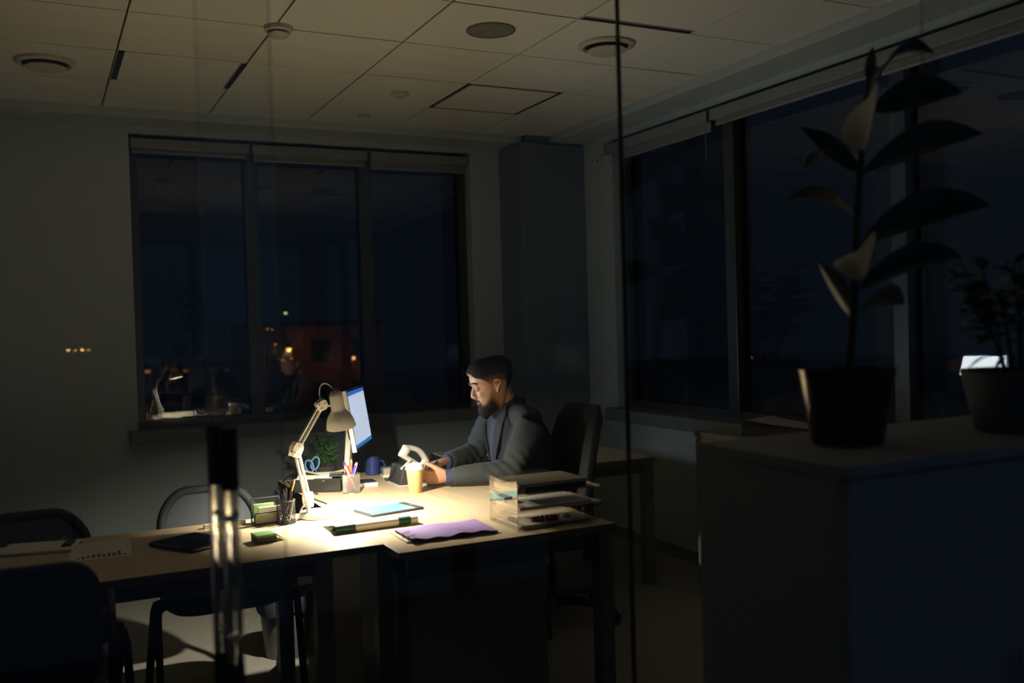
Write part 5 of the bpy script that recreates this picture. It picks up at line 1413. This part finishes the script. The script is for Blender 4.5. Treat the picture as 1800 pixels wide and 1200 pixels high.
def street_lamp(x, y, z, r, col, st, label, zb=-9.0, light=0.0, arm=1.2):
    t = thing('street_lamp', (x, y, zb), label, 'street lamp', 'city lamps outside the windows')
    sg = 1 if y > 0 else -1
    MB().tube([(x, y+arm*sg, zb), (x, y+arm*sg, z+0.1), (x, y+arm*sg*0.8, z+0.35), (x, y, z+0.30)], 0.07, 8).build('pole', M_fwin, t, smooth=True)
    MB().lathe([(r*0.9, 0.16), (r*1.1, 0.05), (r*1.1, 0.20), (r*0.4, 0.36)], (x, y, z), 14).build('hood', M_fwin, t, smooth=True)
    MB().sphere((x, y, z), (r, r, r*0.85)).build('globe', emit_mat('lamp_glow_%.2f_%.2f' % (col[1], st), col, st*(3.4 if y > 0 else 0.8)), t, smooth=True)
    if light:
        d = bpy.data.lights.new('street_light', 'POINT'); d.energy = light*3.0; d.color = col; d.shadow_soft_size = r*1.2
        o = bpy.data.objects.new('street_light', d); COL.objects.link(o); o.parent = t; o.location = V((x, y, z-r*1.3))-OFF[t]
    return t
OR, AM, GR, RD = (1.0, 0.30, 0.06), (1.0, 0.62, 0.16), (0.75, 1.0, 0.45), (1.0, 0.22, 0.08)
street_lamp(14.41, 62, 2.63, 0.10, GR, 3.0, 'greenish white lamp, highest of the city lights in the middle pane', arm=0.4)
street_lamp(13.20, 62, 1.63, 0.08, OR, 1.4, 'small orange lamp in the upper cluster beside the mullion', arm=0.4)
street_lamp(13.50, 62, 1.58, 0.06, AM, 0.9, 'faint amber lamp in the upper cluster beside the mullion', arm=0.4)
street_lamp(13.68, 62, 0.62, 0.09, OR, 1.2, 'orange lamp between the upper cluster and the brightest amber lamp', arm=0.4)
street_lamp(14.55, 62, 0.29, 0.17, AM, 5.0, 'brightest amber lamp in the middle window pane', light=120.0, arm=0.4)
street_lamp(18.89, 62, -0.44, 0.11, (1.0, 0.50, 0.16), 3.0, 'lone pinkish amber lamp close to the second mullion', light=60.0, arm=0.4)
street_lamp(14.12, 62, -0.40, 0.07, RD, 1.3, 'small red lamp under the brightest amber lamp', arm=0.4)
street_lamp(14.70, 62, -0.35, 0.07, OR, 1.2, 'small orange lamp paired with the red one below the bright lamp', arm=0.4)
for k, (x, z, r, st, c, lb) in enumerate(((12.26, -3.14, 0.42, 0.75, OR, 'broad orange lamp on the horizon over the lamp\'s reflection'), (16.93, -3.30, 0.34, 0.34, OR, 'dim orange lamp in the middle of the first pane\'s horizon'),
                          (15.75, -3.24, 0.16, 0.20, OR, 'faint orange lamp next to the dim one on the horizon'), (20.3, -3.32, 0.16, 0.14, AM, 'faint amber lamp low on the first pane\'s horizon'),
                          (22.2, -3.43, 0.26, 0.10, OR, 'very faint orange lamp nearing the first mullion'), (24.3, -3.47, 0.14, 0.16, AM, 'tiny pale lamp against the first mullion'))):
    street_lamp(x, 130, z, r, c, st, lb, arm=0.6)
street_lamp(60, 70.2, -2.28, 0.10, OR, 1.2, 'tiny orange lamp seen through the side window')
for x, z, r, st, lb in ((1.18, 0.88, 0.075, 16, 'amber street lamp mirrored in the glass door, first of the row'), (1.48, 0.84, 0.065, 6, 'dim orange street lamp second in the mirrored row'),
                        (1.77, 0.86, 0.075, 20, 'bright amber street lamp third in the mirrored row'), (2.02, 0.85, 0.06, 7, 'orange street lamp ending the mirrored row')):
    street_lamp(x, -45, z, r, (1.0, 0.52, 0.14), st, lb)
